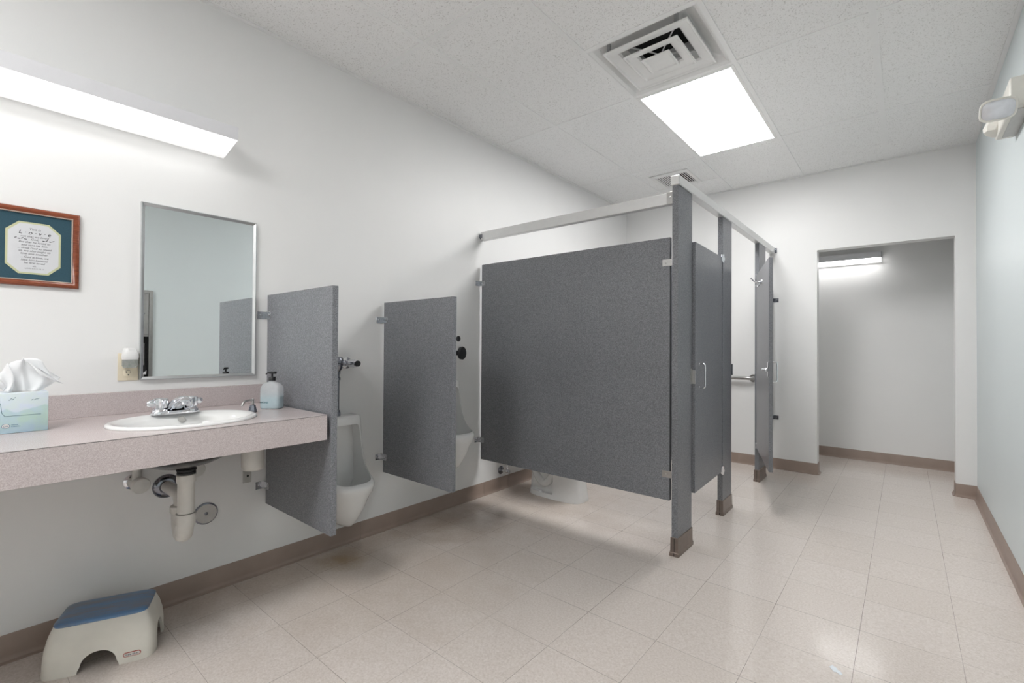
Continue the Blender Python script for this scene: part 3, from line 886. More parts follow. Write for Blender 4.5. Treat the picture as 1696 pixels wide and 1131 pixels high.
for (yy, zz, w) in ((0.115, 0.108, 0.0022), (0.119, 0.112, 0.002), (0.1225, 0.109, 0.0025), (0.127, 0.1145, 0.002), (0.166, 0.105, 0.003), (0.174, 0.106, 0.004), (0.180, 0.1075, 0.003)):
    b = new(); box(b, tbx1 - 0.0002, tbx1 + 0.0004, -w, w, -0.0007, 0.0007, mat=Matrix.Translation((0, yy, CZ + zz)) @ Matrix.Rotation(0.5, 4, 'X'))
    obj('printed_bird', b, 'ink_teal', t_, None)
# the pulled tissue: a pleated fan
b = new()
NU, NV = 44, 16
rows = []
for j in range(NV + 1):
    v_ = j / NV
    row = []
    for i in range(NU + 1):
        u_ = i / NU
        s_ = u_ * 2 - 1
        spread = 0.034 + 0.052 * min(1, v_ * 1.5) ** 0.8 - 0.040 * max(0, v_ - 0.6) / 0.4
        lean = 0.004 * s_ * v_
        y = 0.151 + s_ * spread + 0.012 * v_ * (1 if s_ > 0.3 else 0)
        top_ = 0.112 - 0.045 * abs(s_) ** 2.2 + 0.006 * mnoise.noise(Vector((s_ * 3, 0, 1.7)))
        z = tbz + v_ * top_
        x = 0.238 + 0.012 * sin(u_ * 17 + 1.5 * v_) * (0.35 + 0.9 * v_) * (1 - 0.45 * v_) + 0.010 * mnoise.noise(Vector((s_ * 2.1, v_ * 2.5, 3.1)))
        y += 0.005 * cos(u_ * 17) * v_
        row.append(b.verts.new((x, y, z)))
    rows.append(row)
for r0, r1 in zip(rows, rows[1:]):
    for i in range(NU): b.faces.new((r0[i], r0[i + 1], r1[i + 1], r1[i]))
# drooping right-hand corner and second ply
def ply(pts, bm):
    vs = [bm.verts.new(p) for p in pts]
    bm.faces.new(vs)
rows = []
for j in range(9):
    v_ = j / 8
    row = []
    for i in range(13):
        u_ = i / 12
        y = 0.150 + 0.022 * u_ + v_ * (0.058 + 0.012 * u_) * (0.6 + 0.4 * u_)
        z = tbz + 0.105 - 0.020 * u_ - 0.050 * v_ ** 1.2 - 0.012 * u_ * v_
        x = 0.252 + 0.010 * sin(u_ * 6 + v_) + 0.012 * v_
        row.append(b.verts.new((x, y, z)))
    rows.append(row)
for r0, r1 in zip(rows, rows[1:]):
    for i in range(12): b.faces.new((r0[i], r0[i + 1], r1[i + 1], r1[i]))
rows = []
for j in range(9):
    v_ = j / 8
    row = []
    for i in range(13):
        u_ = i / 12
        y = 0.120 - 0.020 * u_ - 0.012 * v_ + 0.012 * sin(v_ * 3)
        z = tbz + 0.002 + (0.095 - 0.055 * u_) * v_ + 0.004 * u_
        x = 0.256 + 0.010 * sin(u_ * 5 + v_ * 2) + 0.010 * u_
        row.append(b.verts.new((x, y, z)))
    rows.append(row)
for r0, r1 in zip(rows, rows[1:]):
    for i in range(12): b.faces.new((r0[i], r0[i + 1], r1[i + 1], r1[i]))
tis = obj('tissue', b, 'tissue_paper', t_, 80)
md = tis.modifiers.new('s', 'SOLIDIFY'); md.thickness = 0.0007
bpy.context.view_layer.update(); bake(tis)

# ------------------------------------------------------------------ plumbing under the sink
t_ = thing('sink_drain', 'white plastic sink drain pipe and trap under the counter', 'drain pipe', (0.33, 0.592, 0.39))
TXc, TYc = 0.345, 0.588
b = new(); lathe(b, (TXc, TYc, CZ - 0.178), (0, 0, -1), [(0, 0.050), (0.006, 0.048), (0.012, 0.034), (0.016, 0.030), (0.018, 0.034), (0.024, 0.034), (0.026, 0.028), (0.029, 0.028), (0.030, 0.032), (0.036, 0.032), (0.040, 0.022)], 28)
obj('drain_nut', b, 'black_rubber', t_, 35, label='black locknuts below the basin')
b = new()
lathe(b, (TXc, TYc, 0.650), (0, 0, -1), [(0, 0.030), (0.002, 0.033), (0.030, 0.033), (0.036, 0.029), (0.150, 0.029), (0.151, 0.024), (0.153, 0.024)], 28)
obj('tailpiece', b, 'pvc_pipe', t_, 35)
b = new()
lathe(b, (TXc, TYc, 0.498), (0, 0, -1), [(0, 0.030), (0.001, 0.0335), (0.030, 0.0335), (0.045, 0.032)], 28)
tube(b, curve_pts([(TXc, TYc, 0.460), (TXc - 0.004, TYc - 0.004, 0.435), (TXc - 0.022, TYc + 0.000, 0.412), (TXc - 0.055, TYc + 0.003, 0.405), (TXc - 0.088, TYc + 0.008, 0.418), (TXc - 0.104, TYc + 0.010, 0.445), (TXc - 0.106, TYc + 0.010, 0.490)], 5), 0.031, 22)
cyl(b, (TXc - 0.012, TYc - 0.008, 0.412), (TXc - 0.012, TYc - 0.008, 0.394), 0.024, 0.020, 22)
lathe(b, (TXc - 0.106, TYc + 0.010, 0.475), (0, 0, 1), [(0, 0.033), (0.004, 0.036), (0.026, 0.036), (0.03, 0.031)], 28)
obj('trap', b, 'pvc_pipe', t_, 45)
b = new()
tube(b, curve_pts([(TXc - 0.106, TYc + 0.010, 0.50), (TXc - 0.106, TYc + 0.010, 0.515), (TXc - 0.120, TYc + 0.011, 0.535), (TXc - 0.150, TYc + 0.012, 0.540), (0.05, TYc + 0.018, 0.532), (0.004, TYc + 0.020, 0.530)], 6), 0.024, 20)
obj('wall_arm', b, 'pvc_pipe', t_, 45)
b = new(); lathe(b, (0.0, TYc + 0.020, 0.530), (1, 0, 0), [(0, 0.052), (0.004, 0.051), (0.012, 0.042), (0.016, 0.030), (0.016, 0.026)], 32); obj('escutcheon', b, 'dark_chrome', t_)

for i, (yy, zz, lab) in enumerate(((0.50, 0.575, 'white capped shut-off valve under the counter, left of the drain'), (0.700, 0.600, 'shut-off valve half hidden behind the white drain pipe'))):
    t_ = thing('shutoff_valve', lab, 'valve', (0.0, yy, zz))
    b = new(); lathe(b, (0.0, yy - 0.012, zz), (1, 0, 0), [(0, 0.032), (0.004, 0.031), (0.010, 0.022), (0.012, 0.015)], 28); obj('escutcheon', b, 'chrome', t_)
    b = new(); cyl(b, (0.010, yy - 0.012, zz), (0.070, yy - 0.004, zz), 0.022, 0.022, 20); obj('valve_body', b, 'insulation_white', t_)
    b = new(); lathe(b, (0.066, yy - 0.004, zz), (0.93, 0.1, -0.05), [(0, 0.020), (0.004, 0.031), (0.030, 0.032), (0.034, 0.029), (0.035, 0.01)], 28); obj('round_cap', b, 'insulation_white', t_)
    b = new(); cyl(b, (0.045, yy - 0.006, zz + 0.012), (0.045, yy - 0.006, CZ - 0.15), 0.0165, seg=18); obj('riser', b, 'insulation_white', t_)

t_ = thing('cleanout_cover', 'round metal cleanout cover plate on wall right of the drain', 'cover plate', (0, 0.761, 0.368))
b = new(); lathe(b, (0.0, 0.761, 0.368), (1, 0, 0), [(0, 0.050), (0.003, 0.050), (0.006, 0.048), (0.007, 0.044)], 40); obj('rim', b, 'dark_chrome', t_)
b = new(); lathe(b, (0.0, 0.761, 0.368), (1, 0, 0), [(0, 0.043), (0.0074, 0.043), (0.0078, 0.03)], 40); obj('plate', b, 'grey_plate', t_)
b = new(); lathe(b, (0.0075, 0.761, 0.368), (1, 0, 0), [(0, 0.0075), (0.002, 0.007), (0.003, 0.004), (0.0015, 0.002)], 16); obj('screw', b, 'dark_chrome', t_)
t_ = thing('blank_plate', 'small grey metal plate with one screw on wall below soap reservoir', 'cover plate', (0, 0.938, 0.47))
b = new(); box(b, 0.0, 0.003, 0.919, 0.957, 0.472, 0.545, 0.0008, 1); obj('plate', b, 'grey_plate', t_, None)
b = new(); lathe(b, (0.003, 0.941, 0.505), (1, 0, 0), [(0, 0.005), (0.0012, 0.0045), (0.0016, 0.002)], 14); obj('screw', b, 'void_black', t_)

# ------------------------------------------------------------------ brackets and urinal screens
def stirrup(bm, y, yp, z):
    """wall bracket: leaf on the wall (towards -y), leaf on the panel face; panel face at yp"""
    box(bm, 0.0002, 0.003, yp - 0.040, yp - 0.002, z - 0.019, z + 0.019, 0.0012, 1)
    box(bm, 0.0002, 0.062, yp - 0.0030, yp - 0.0002, z - 0.019, z + 0.019, 0.0012, 1)
    lathe(bm, (0.003, yp - 0.024, z + 0.002), (1, 0, 0), [(0, 0.0065), (0.002, 0.006), (0.003, 0.003)], 12)
    lathe(bm, (0.046, yp - 0.0030, z + 0.002), (0, -1, 0), [(0, 0.0065), (0.002, 0.006), (0.003, 0.003)], 12)
def screen(label, y0, y1, x1, z0, z1, bz):
    t_ = thing('urinal_screen', label, 'partition', (x1 / 2, (y0 + y1) / 2, z0))
    b = new(); box(b, 0.022, x1, y0, y1, z0, z1, 0.0012, 1); obj('panel', b, 'partition', t_, None)
    for z in bz:
        b = new(); stirrup(b, y0, y0, z); obj('bracket', b, 'bracket_metal', t_)
    return t_
screen('grey speckled urinal screen next to the counter end', 1.018, 1.045, 0.659, 0.355, 1.408, (1.305, 0.446))
screen('grey speckled urinal screen between the two urinals', 1.712, 1.738, 0.650, 0.372, 1.421, (1.312, 0.466))

# ------------------------------------------------------------------ urinals
def urinal(label, yc, L):
    """wall-hung urinal; L = height of the front lip"""
    t_ = thing('urinal', label, 'urinal', (0.0, yc, L - 0.2))
    top = L + 0.372
    N = 44
    def outline(z, d, w, n, back=0.0005):
        """D-shaped outline against the wall: flat at x=back, rounded front corners"""
        pts = []
        for k in range(N + 1):
            a = -pi / 2 + pi * k / N
            c, s_ = max(cos(a), 0.0), sin(a)
            pts.append((back + (d - back) * c ** (2 / n), yc + w * (abs(s_) ** (2 / n)) * (1 if s_ >= 0 else -1), z))
        return pts
    secs = [(-0.212, 0.185, 0.020, 2.2), (-0.208, 0.202, 0.035, 2.2), (-0.190, 0.222, 0.054, 2.3), (-0.155, 0.243, 0.078, 2.4), (-0.105, 0.268, 0.108, 2.6),
            (-0.055, 0.280, 0.130, 2.8), (-0.025, 0.298, 0.141, 3.0), (0.000, 0.304, 0.146, 3.1), (0.014, 0.303, 0.1465, 3.2), (0.022, 0.297, 0.1465, 3.3), (0.030, 0.284, 0.1465, 3.4),
            (0.050, 0.240, 0.146, 3.6), (0.075, 0.200, 0.1445, 4.0), (0.105, 0.170, 0.1425, 4.4), (0.145, 0.147, 0.1405, 5), (0.20, 0.131, 0.1385, 5.5), (0.28, 0.117, 0.1355, 6),
            (0.345, 0.110, 0.133, 6.5), (0.362, 0.107, 0.131, 6.5), (0.370, 0.101, 0.127, 6.5), (0.372, 0.092, 0.120, 6.5)]
    backs = [0.120, 0.095, 0.065, 0.035, 0.0005]
    b = new(); loft(b, [outline(L + z, d, w, n, backs[i] if i < 5 else 0.0005) for i, (z, d, w, n) in enumerate(secs)])
    bowl_ = obj('bowl', b, 'porcelain', t_, 50)
    c = new()
    cav = [(-0.125, 0.13, 0.030, 2.2), (-0.115, 0.17, 0.055, 2.3), (-0.09, 0.205, 0.078, 2.4), (-0.05, 0.240, 0.100, 2.7), (-0.01, 0.262, 0.112, 3.0), (0.012, 0.270, 0.1155, 3.2), (0.024, 0.278, 0.118, 3.3),
           (0.06, 0.290, 0.1165, 4.5), (0.14, 0.290, 0.1125, 7), (0.24, 0.290, 0.109, 9), (0.300, 0.290, 0.105, 9), (0.318, 0.290, 0.098, 9), (0.324, 0.290, 0.085, 9)]
    loft(c, [outline(L + z, d, w, n, 0.034) for z, d, w, n in cav])
    boolean_cut(bowl_, [c])
    bowl_.data.shade_smooth(); bowl_.data.set_sharp_from_angle(angle=radians(50))
    b = new(); lathe(b, (0.115, yc, L - 0.1235), (0, 0, 1), [(0, 0.03), (0.003, 0.03), (0.005, 0.026), (0.0055, 0.01)], 20); obj('drain_strainer', b, 'chrome', t_)
    b = new(); cyl(b, (0.055, yc, top + 0.0003), (0.055, yc, top + 0.022), 0.019, seg=6); cyl(b, (0.055, yc, top + 0.022), (0.055, yc, top + 0.034), 0.014, seg=20); obj('spud_nut', b, 'dark_chrome', t_, 30)
    return t_
U1, U2 = 1.387, 2.165
urinal('low-hung white wall urinal just past the screen beside the counter', U1, 0.385)
urinal('white wall urinal between second screen and stall partition', U2, 0.545)

def flush_valve(label, yc, ztop, zc, dark=False):
    t_ = thing('flush_valve', label, 'flush valve', (0.055, yc, zc))
    mt = 'dark_chrome'
    b = new()
    lathe(b, (0.055, yc, zc - 0.045), (0, 0, 1), [(0, 0.014), (0.01, 0.020), (0.02, 0.026), (0.045, 0.028), (0.050, 0.034), (0.062, 0.034), (0.066, 0.031), (0.08, 0.026), (0.084, 0.014)], 28)
    obj('valve_head', b, mt, t_, 35)
    b = new(); cyl(b, (0.055, yc, ztop + 0.035), (0.055, yc, zc - 0.044), 0.0095, seg=18)
    lathe(b, (0.055, yc, zc - 0.095), (0, 0, 1), [(0, 0.011), (0.003, 0.015), (0.016, 0.015), (0.019, 0.011)], 20)
    lathe(b, (0.055, yc, zc - 0.06), (0, 0, 1), [(0, 0.012), (0.003, 0.017), (0.012, 0.017), (0.015, 0.012)], 6)
    obj('flush_tube', b, mt, t_, 35)
    b = new()
    cyl(b, (0.055, yc + 0.02, zc), (0.055, yc + 0.075, zc), 0.015, seg=20)
    lathe(b, (0.055, yc + 0.040, zc), (0, 1, 0), [(0, 0.017), (0.003, 0.021), (0.014, 0.021), (0.017, 0.017)], 8)
    cyl(b, (0.0, yc + 0.085, zc), (0.055, yc + 0.085, zc), 0.014, seg=20)
    lathe(b, (0.0, yc + 0.085, zc), (1, 0, 0), [(0, 0.034), (0.004, 0.033), (0.012, 0.022), (0.014, 0.015)], 28)
    lathe(b, (0.035, yc + 0.085, zc), (1, 0.0, 0), [(0, 0.018), (0.01, 0.024), (0.04, 0.024), (0.045, 0.021), (0.075, 0.020), (0.080, 0.016)], 24)
    obj('control_stop', b, 'chrome', t_, 35)
    return t_
fv = flush_valve('chrome flush valve on the wall above the low urinal', U1, 0.757, 1.052)
b = new(); lathe(b, (0.1155, U1 + 0.085, 1.052), (1, 0, 0), [(0, 0.0165), (0.010, 0.0165), (0.013, 0.014), (0.014, 0.008)], 22); obj('stop_cap', b, 'black_rubber', fv, label='dark end cap')
fv = flush_valve('flush valve with black round caps above the urinal by the stall', U2, 0.917, 1.105)
b = new(); lathe(b, (0.110, U2 + 0.112, 1.105), (0.9, 0.25, 0), [(0, 0.020), (0.006, 0.043), (0.022, 0.046), (0.028, 0.043), (0.030, 0.02)], 36); obj('black_cap', b, 'black_rubber', fv, label='large round black cap')
b = new(); cyl(b, (0.0, U2 + 0.075, 1.205), (0.10, U2 + 0.10, 1.205), 0.008, seg=12); lathe(b, (0.095, U2 + 0.10, 1.205), (0.9, 0.25, 0), [(0, 0.010), (0.004, 0.019), (0.014, 0.020), (0.018, 0.017), (0.019, 0.01)], 24)
obj('sensor_button', b, 'black_rubber', fv, label='small round black button')

# ------------------------------------------------------------------ toilet stall
SPX0, SPX1 = 1.506, 1.540        # pilaster faces
PZ0, PZ1 = 0.300, 1.782
t_ = thing('stall_partition', 'wide grey speckled stall side panel fixed to the left wall', 'partition', (0.76, 2.59, PZ0))
b = new(); box(b, 0.028, 1.490, 2.580, 2.606, PZ0 - 0.004, PZ1 - 0.008, 0.0012, 1); obj('panel', b, 'partition', t_, None)
for z in (1.632, 0.442):
    b = new(); stirrup(b, 2.58, 2.580, z); obj('bracket', b, 'bracket_metal', t_)
    b = new(); box(b, 1.447, 1.492, 2.5775, 2.5798, z - 0.019, z + 0.019, 0.001, 1); box(b, 1.489, 1.5058, 2.5775, 2.5798, z - 0.019, z + 0.019, 0.001, 1)
    lathe(b, (1.468, 2.5775, z), (0, -1, 0), [(0, 0.0065), (0.002, 0.006), (0.003, 0.003)], 12)
    obj('bracket', b, 'brushed_steel', t_)
t_ = thing('stall_divider', 'grey inner divider panel between the two stalls', 'partition', (0.76, 3.50, PZ0))
b = new(); box(b, 0.028, 1.488, 3.495, 3.520, PZ0, PZ1 - 0.008, 0.0012, 1); obj('panel', b, 'partition', t_, None)
for z in (1.62, 0.45):
    b = new(); stirrup(b, 3.495, 3.495, z); obj('bracket', b, 'bracket_metal', t_)
    b = new(); box(b, 1.447, 1.5058, 3.4925, 3.4948, z - 0.019, z + 0.019, 0.001, 1); obj('bracket', b, 'brushed_steel', t_)

def pilaster(label, y0, y1):
    t_ = thing('pilaster', label, 'stall post', ((SPX0 + SPX1) / 2, (y0 + y1) / 2, 0))
    b = new(); box(b, SPX0, SPX1, y0, y1, 0.02, 2.058, 0.0012, 1); obj('post', b, 'partition', t_, None)
    b = new()
    x0, x1, ya, yb = SPX0 - 0.005, SPX1 + 0.005, y0 - 0.005, y1 + 0.005
    def R(g, z): return [(x0 - g, ya - g, z), (x1 + g, ya - g, z), (x1 + g, yb + g, z), (x0 - g, yb + g, z)]
    loft(b, [R(0.004, 0.0), R(0.004, 0.018), R(0.0015, 0.022), R(0.0, 0.030), R(-0.001, 0.100), R(-0.004, 0.102)])
    obj('shoe', b, 'shoe_metal', t_, 20, label='brown metal shoe at the foot')
    b = new(); box(b, (x0 + x1) / 2 - 0.0015, (x0 + x1) / 2 + 0.0015, ya - 0.0054, ya - 0.003, 0.004, 0.02)
    box(b, (x0 + x1) / 2 - 0.0012, (x0 + x1) / 2 + 0.0012, ya - 0.0012, ya + 0.001, 0.02, 0.098)
    obj('shoe_seam', b, 'void_black', t_, None)
    return t_
pilaster('grey stall corner post with brown shoe, nearest the camera', 2.570, 2.790)
pilaster('middle grey stall post to the right of the closed door', 3.402, 3.612)
pilaster('farthest grey stall post behind the open door', 4.452, 4.690)
t_ = thing('filler_panel', 'narrow grey strip bracketed to rear wall behind the open door', 'partition', (1.52, 5.02, PZ0))
b = new(); box(b, 1.506, 1.536, 4.985, 5.035, 0.44, 1.70, 0.0012, 1); obj('panel', b, 'partition', t_, None)
for z in (1.608, 0.488):
    b = new(); box(b, 1.5362, 1.5385, 5.000, 5.0595, z - 0.019, z + 0.019, 0.001, 1); box(b, 1.5362, 1.578, 5.0565, 5.0595, z - 0.019, z + 0.019, 0.001, 1)
    lathe(b, (1.560, 5.0565, z), (0, -1, 0), [(0, 0.006), (0.003, 0.005), (0.004, 0.002)], 12)
    obj('bracket', b, 'dark_chrome', t_)

# head rails
t_ = thing('head_rail', 'silver head rail from left wall to the stall corner post', 'rail', (0.75, 2.60, 1.96))
b = new(); box(b, 0.012, 1.5035, 2.582, 2.622, 1.962, 2.028, 0.003, 1); obj('rail', b, 'anodized_rail', t_, None)
b = new(); lathe(b, (0.0, 2.60, 1.995), (1, 0, 0), [(0, 0.020), (0.006, 0.020), (0.008, 0.012), (0.03, 0.010)], 16); box(b, 0.0, 0.030, 2.574, 2.5815, 1.982, 2.008, 0.001, 1); obj('wall_bracket', b, 'dark_chrome', t_)
b = new(); box(b, 1.470, 1.5055, 2.5775, 2.5818, 1.961, 2.029, 0.0015, 1); lathe(b, (1.4875, 2.5775, 2.003), (0, -1, 0), [(0, 0.010), (0.003, 0.009), (0.004, 0.004)], 14)
obj('post_bracket', b, 'brushed_steel', t_)
t_ = thing('head_rail', 'silver head rail along the post tops to rear wall', 'rail', (1.52, 3.8, 2.05))
b = new(); box(b, 1.498, 1.548, 2.566, 5.045, 2.0585, 2.114, 0.004, 1); obj('rail', b, 'anodized_rail', t_, None)
b = new(); box(b, 1.505, 1.565, 5.0455, 5.0595, 2.062, 2.108, 0.002, 1); lathe(b, (1.556, 5.0455, 2.09), (0, -1, 0), [(0, 0.007), (0.004, 0.006), (0.005, 0.003)], 12); obj('wall_bracket', b, 'dark_chrome', t_)

def pull(bm, T, z0, z1, r=0.0048, reach=0.034):
    """D-shaped pull: in T-space x = outwards"""
    pts = curve_pts([(0, 0, z0), (reach * 0.8, 0, z0), (reach, 0, z0 + 0.014), (reach, 0, (z0 + z1) / 2), (reach, 0, z1 - 0.014), (reach * 0.8, 0, z1), (0, 0, z1)], 5)
    b = bmesh.new(); tube(b, pts, r, 12)
    for z in (z0, z1): lathe(b, (0, 0, z), (1, 0, 0), [(0, 0.009), (0.002, 0.009), (0.003, 0.006)], 16)
    b.transform(T); merge(bm, b)

# door 1: closed, very slightly ajar; local frame: origin at hinge, +Y' towards free edge
def door(label, hinge, ang, width, inner_fit, z0=PZ0, z1=PZ1 - 0.004):
    """ang: direction of the door from hinge to free edge, measured from -y towards +x"""
    T = Matrix.Translation((hinge[0], hinge[1], 0)) @ Matrix.Rotation(ang - pi / 2, 4, 'Z')   # local +x = along the door
    t_ = thing('stall_door', label, 'door', (hinge[0], hinge[1], z0))
    # local: x along door, y = outward face at y=+0.0127.. after rotation: local +y -> +x side of room
    b = new(); box(b, 0.0, width, -0.0128, 0.0128, z0, z1, 0.0012, 1, mat=T); obj('door_panel', b, 'partition', t_, None)
    b = new(); pull(b, T @ Matrix.Translation((width - 0.075, 0.0128, 0)) @ Matrix.Rotation(pi / 2, 4, 'Z'), 0.915, 1.055); obj('pull_handle', b, 'chrome', t_)
    for z in (z0 + 0.012, z1 - 0.012):
        s_ = 1 if z < 1 else -1
        b = new()
        box(b, -0.003, 0.030, -0.018, -0.0129, z - 0.02, z + 0.024, 0.001, 1, mat=T); box(b, -0.003, 0.030, 0.0129, 0.018, z - 0.02, z + 0.024, 0.001, 1, mat=T)
        q = bmesh.new(); cyl(q, (-0.004, 0.018, z - 0.03 * s_), (-0.004, 0.018, z + 0.028 * s_), 0.0075, seg=14); lathe(q, (-0.004, 0.018, z - 0.012), (0, 0, 1), [(0, 0.011), (0.02, 0.011)], 14); box(q, -0.004, 0.012, 0.014, 0.019, z - 0.012, z + 0.014, 0.001, 1); q.transform(T); merge(b, q)
        obj('hinge', b, 'chrome', t_, 30)
    return t_, T
d1, T1 = door('closed grey stall door between corner post and middle post', (1.5235, 3.399), radians(2.0), 0.602, True)
b = new(); box(b, 0.60, 0.606, -0.0128, 0.0128, 0.94, 1.02, mat=T1); obj('edge_plate', b, 'brushed_steel', d1, None)
b = new(); box(b, 1.5402, 1.5418, 2.766, 2.788, 0.94, 1.03, 0.0005, 1); box(b, 1.5405, 1.5418, 2.7885, 2.796, 0.945, 1.025)
k_ = new(); merge(k_, b)
p_ = [o for o in bpy.data.objects if o.name.startswith('pilaster') and abs(o.location.y - 2.68) < 0.05][0]
obj('strike_plate', k_, 'brushed_steel', p_, None)
p2_ = [o for o in bpy.data.objects if o.name.startswith('pilaster') and abs(o.location.y - 3.507) < 0.05][0]
b = new(); box(b, 1.512, 1.548, 3.6123, 3.620, 0.955, 1.035, 0.001, 1); obj('strike_plate', b, 'dark_chrome', p2_, None)

ang2 = math.atan2(1.797 - 1.530, 4.455 - 3.605)
d2, T2 = door('open grey stall door with coat hook, swung out beside the alcove', (1.5300, 4.449), ang2, 0.885, True)
# coat hook and slide latch on the inner face (local -y)
b = new()
hx = 0.44
lathe(b, (hx, -0.0128, 1.665), (0, -1, 0), [(0, 0.022), (0.004, 0.021), (0.007, 0.012), (0.012, 0.009)], 20)
tube(b, curve_pts([(hx, -0.020, 1.667), (hx, -0.040, 1.664), (hx, -0.066, 1.672), (hx, -0.083, 1.692)], 5), 0.0048, 10)
tube(b, curve_pts([(hx, -0.020, 1.658), (hx, -0.034, 1.638), (hx, -0.046, 1.630), (hx, -0.056, 1.640)], 5), 0.0048, 10)
lathe(b, (hx, -0.083, 1.692), (0, -0.4, 0.6), [(0, 0.005), (0.004, 0.0085), (0.009, 0.007), (0.011, 0.002)], 12)
b.transform(T2); obj('coat_hook', b, 'chrome', d2)
b = new()
box(b, 0.845, 0.875, -0.0165, -0.0129, 0.955, 1.055, 0.001, 1); box(b, 0.80, 0.880, -0.026, -0.0166, 0.990, 1.016, 0.002, 1)
lathe(b, (0.822, -0.026, 1.003), (0, -1, 0), [(0, 0.006), (0.014, 0.006), (0.016, 0.010), (0.022, 0.010), (0.024, 0.007)], 16)
b.transform(T2); obj('slide_latch', b, 'chrome', d2, 30)

# ------------------------------------------------------------------ grab bar in the far stall
t_ = thing('grab_bar', 'horizontal stainless grab bar on rear wall inside the far stall', 'grab bar', (0.85, 5.0, 0.853))
b = new(); tube(b, curve_pts([(1.360, YB - 0.004, 0.853), (1.360, YB - 0.035, 0.853), (1.342, YB - 0.054, 0.853), (1.30, YB - 0.057, 0.853), (0.8, YB - 0.057, 0.853), (0.46, YB - 0.057, 0.853), (0.428, YB - 0.052, 0.853), (0.42, YB - 0.03, 0.853), (0.42, YB - 0.004, 0.853)], 5), 0.0175, 18); obj('bar', b, 'brushed_steel', t_)
for x in (1.360, 0.42):
    b = new(); lathe(b, (x, YB - 0.0005, 0.853), (0, -1, 0), [(0, 0.038), (0.004, 0.038), (0.008, 0.034), (0.009, 0.02)], 28); obj('flange', b, 'brushed_steel', t_)

# ------------------------------------------------------------------ toilet
tyc = 3.02
t_ = thing('toilet', 'white floor toilet whose base shows beneath the stall panel', 'toilet', (0.35, tyc, 0))
b = new()
def tr(x0, x1, w, z, n=3.0): return superellipse((x0 + x1) / 2, tyc, (x1 - x0) / 2, w, n, z, 44)
loft(b, [tr(0.205, 0.680, 0.112, 0.0, 3.6), tr(0.205, 0.681, 0.113, 0.006, 3.6), tr(0.207, 0.678, 0.111, 0.028, 3.6), tr(0.212, 0.674, 0.108, 0.06, 3.4), tr(0.214, 0.669, 0.106, 0.12, 3.2), tr(0.216, 0.665, 0.106, 0.18, 3.0), tr(0.216, 0.668, 0.112, 0.235, 2.7), tr(0.214, 0.685, 0.135, 0.28, 2.4), tr(0.210, 0.705, 0.165, 0.33, 2.3), tr(0.205, 0.715, 0.180, 0.375, 2.2), tr(0.207, 0.713, 0.178, 0.39, 2.2),
         tr(0.255, 0.690, 0.150, 0.39, 2.2), tr(0.262, 0.683, 0.143, 0.36, 2.2), tr(0.30, 0.63, 0.10, 0.26, 2.0), tr(0.34, 0.56, 0.06, 0.20, 2.0)])
bowl = obj('bowl', b, 'toilet_china', t_, 45)
c = new(); box(c, 0.235, 0.462, tyc - 0.17, tyc - 0.060, 0.034, 0.240, 0.014, 2)
boolean_cut(bowl, [c])
b = new()
tube(b, curve_pts([(0.245, tyc - 0.056, 0.21), (0.30, tyc - 0.062, 0.13), (0.36, tyc - 0.062, 0.095), (0.42, tyc - 0.062, 0.15), (0.445, tyc - 0.058, 0.20)], 6), 0.030, 16)
obj('trapway', b, 'toilet_china', t_)
for s_ in (-1, 1):
    b = new(); lathe(b, (0.345, tyc + s_ * 0.096, 0.029), (0, 0, 1), [(0, 0.014), (0.010, 0.0135), (0.017, 0.009), (0.019, 0.003)], 18); obj('bolt_cap', b, 'white_plastic', t_)
b = new(); loft(b, [tr(0.235, 0.722, 0.186, 0.392, 2.2), tr(0.232, 0.724, 0.188, 0.402, 2.2), tr(0.237, 0.719, 0.184, 0.412, 2.2), tr(0.30, 0.66, 0.115, 0.412, 2.1), tr(0.302, 0.658, 0.113, 0.394, 2.1)], False, False); obj('seat', b, 'white_plastic', t_, 45)
b = new(); loft(b, [tr(0.235, 0.722, 0.186, 0.414, 2.2), tr(0.233, 0.724, 0.187, 0.424, 2.2), tr(0.24, 0.715, 0.180, 0.432, 2.2), tr(0.35, 0.60, 0.09, 0.434, 2.1)]); obj('lid', b, 'white_plastic', t_, 45)
b = new(); loft(b, [superellipse(0.112, tyc, 0.085, 0.20, 5, 0.385, 40), superellipse(0.112, tyc, 0.088, 0.215, 5, 0.45, 40), superellipse(0.112, tyc, 0.094, 0.225, 5, 0.70, 40)])
obj('tank', b, 'toilet_china', t_, 45)
b = new(); loft(b, [superellipse(0.112, tyc, 0.098, 0.232, 5, 0.7005, 40), superellipse(0.112, tyc, 0.100, 0.234, 5, 0.715, 40), superellipse(0.112, tyc, 0.097, 0.231, 5, 0.728, 40), superellipse(0.112, tyc, 0.08, 0.21, 5, 0.732, 40)])
obj('tank_lid', b, 'toilet_china', t_, 45)
b = new(); cyl(b, (0.207, tyc - 0.15, 0.64), (0.222, tyc - 0.15, 0.64), 0.012, seg=16); tube(b, [(0.222, tyc - 0.15, 0.64), (0.226, tyc - 0.13, 0.638), (0.226, tyc - 0.08, 0.632)], 0.006, 10); obj('flush_lever', b, 'chrome', t_)
t_ = thing('toilet_supply_valve', 'chrome water valve low on the wall below the stall panel', 'valve', (0.0, 2.845, 0.155))
b = new(); lathe(b, (0.0, 2.845, 0.155), (1, 0, 0), [(0, 0.033), (0.004, 0.032), (0.010, 0.020), (0.012, 0.012)], 28); obj('escutcheon', b, 'dark_chrome', t_)
b = new(); cyl(b, (0.010, 2.845, 0.155), (0.058, 2.845, 0.155), 0.009, seg=16); lathe(b, (0.058, 2.845, 0.155), (1, 0, 0), [(0, 0.012), (0.02, 0.012), (0.022, 0.008)], 16); cyl(b, (0.068, 2.845, 0.150), (0.068, 2.845, 0.185), 0.009, seg=8)
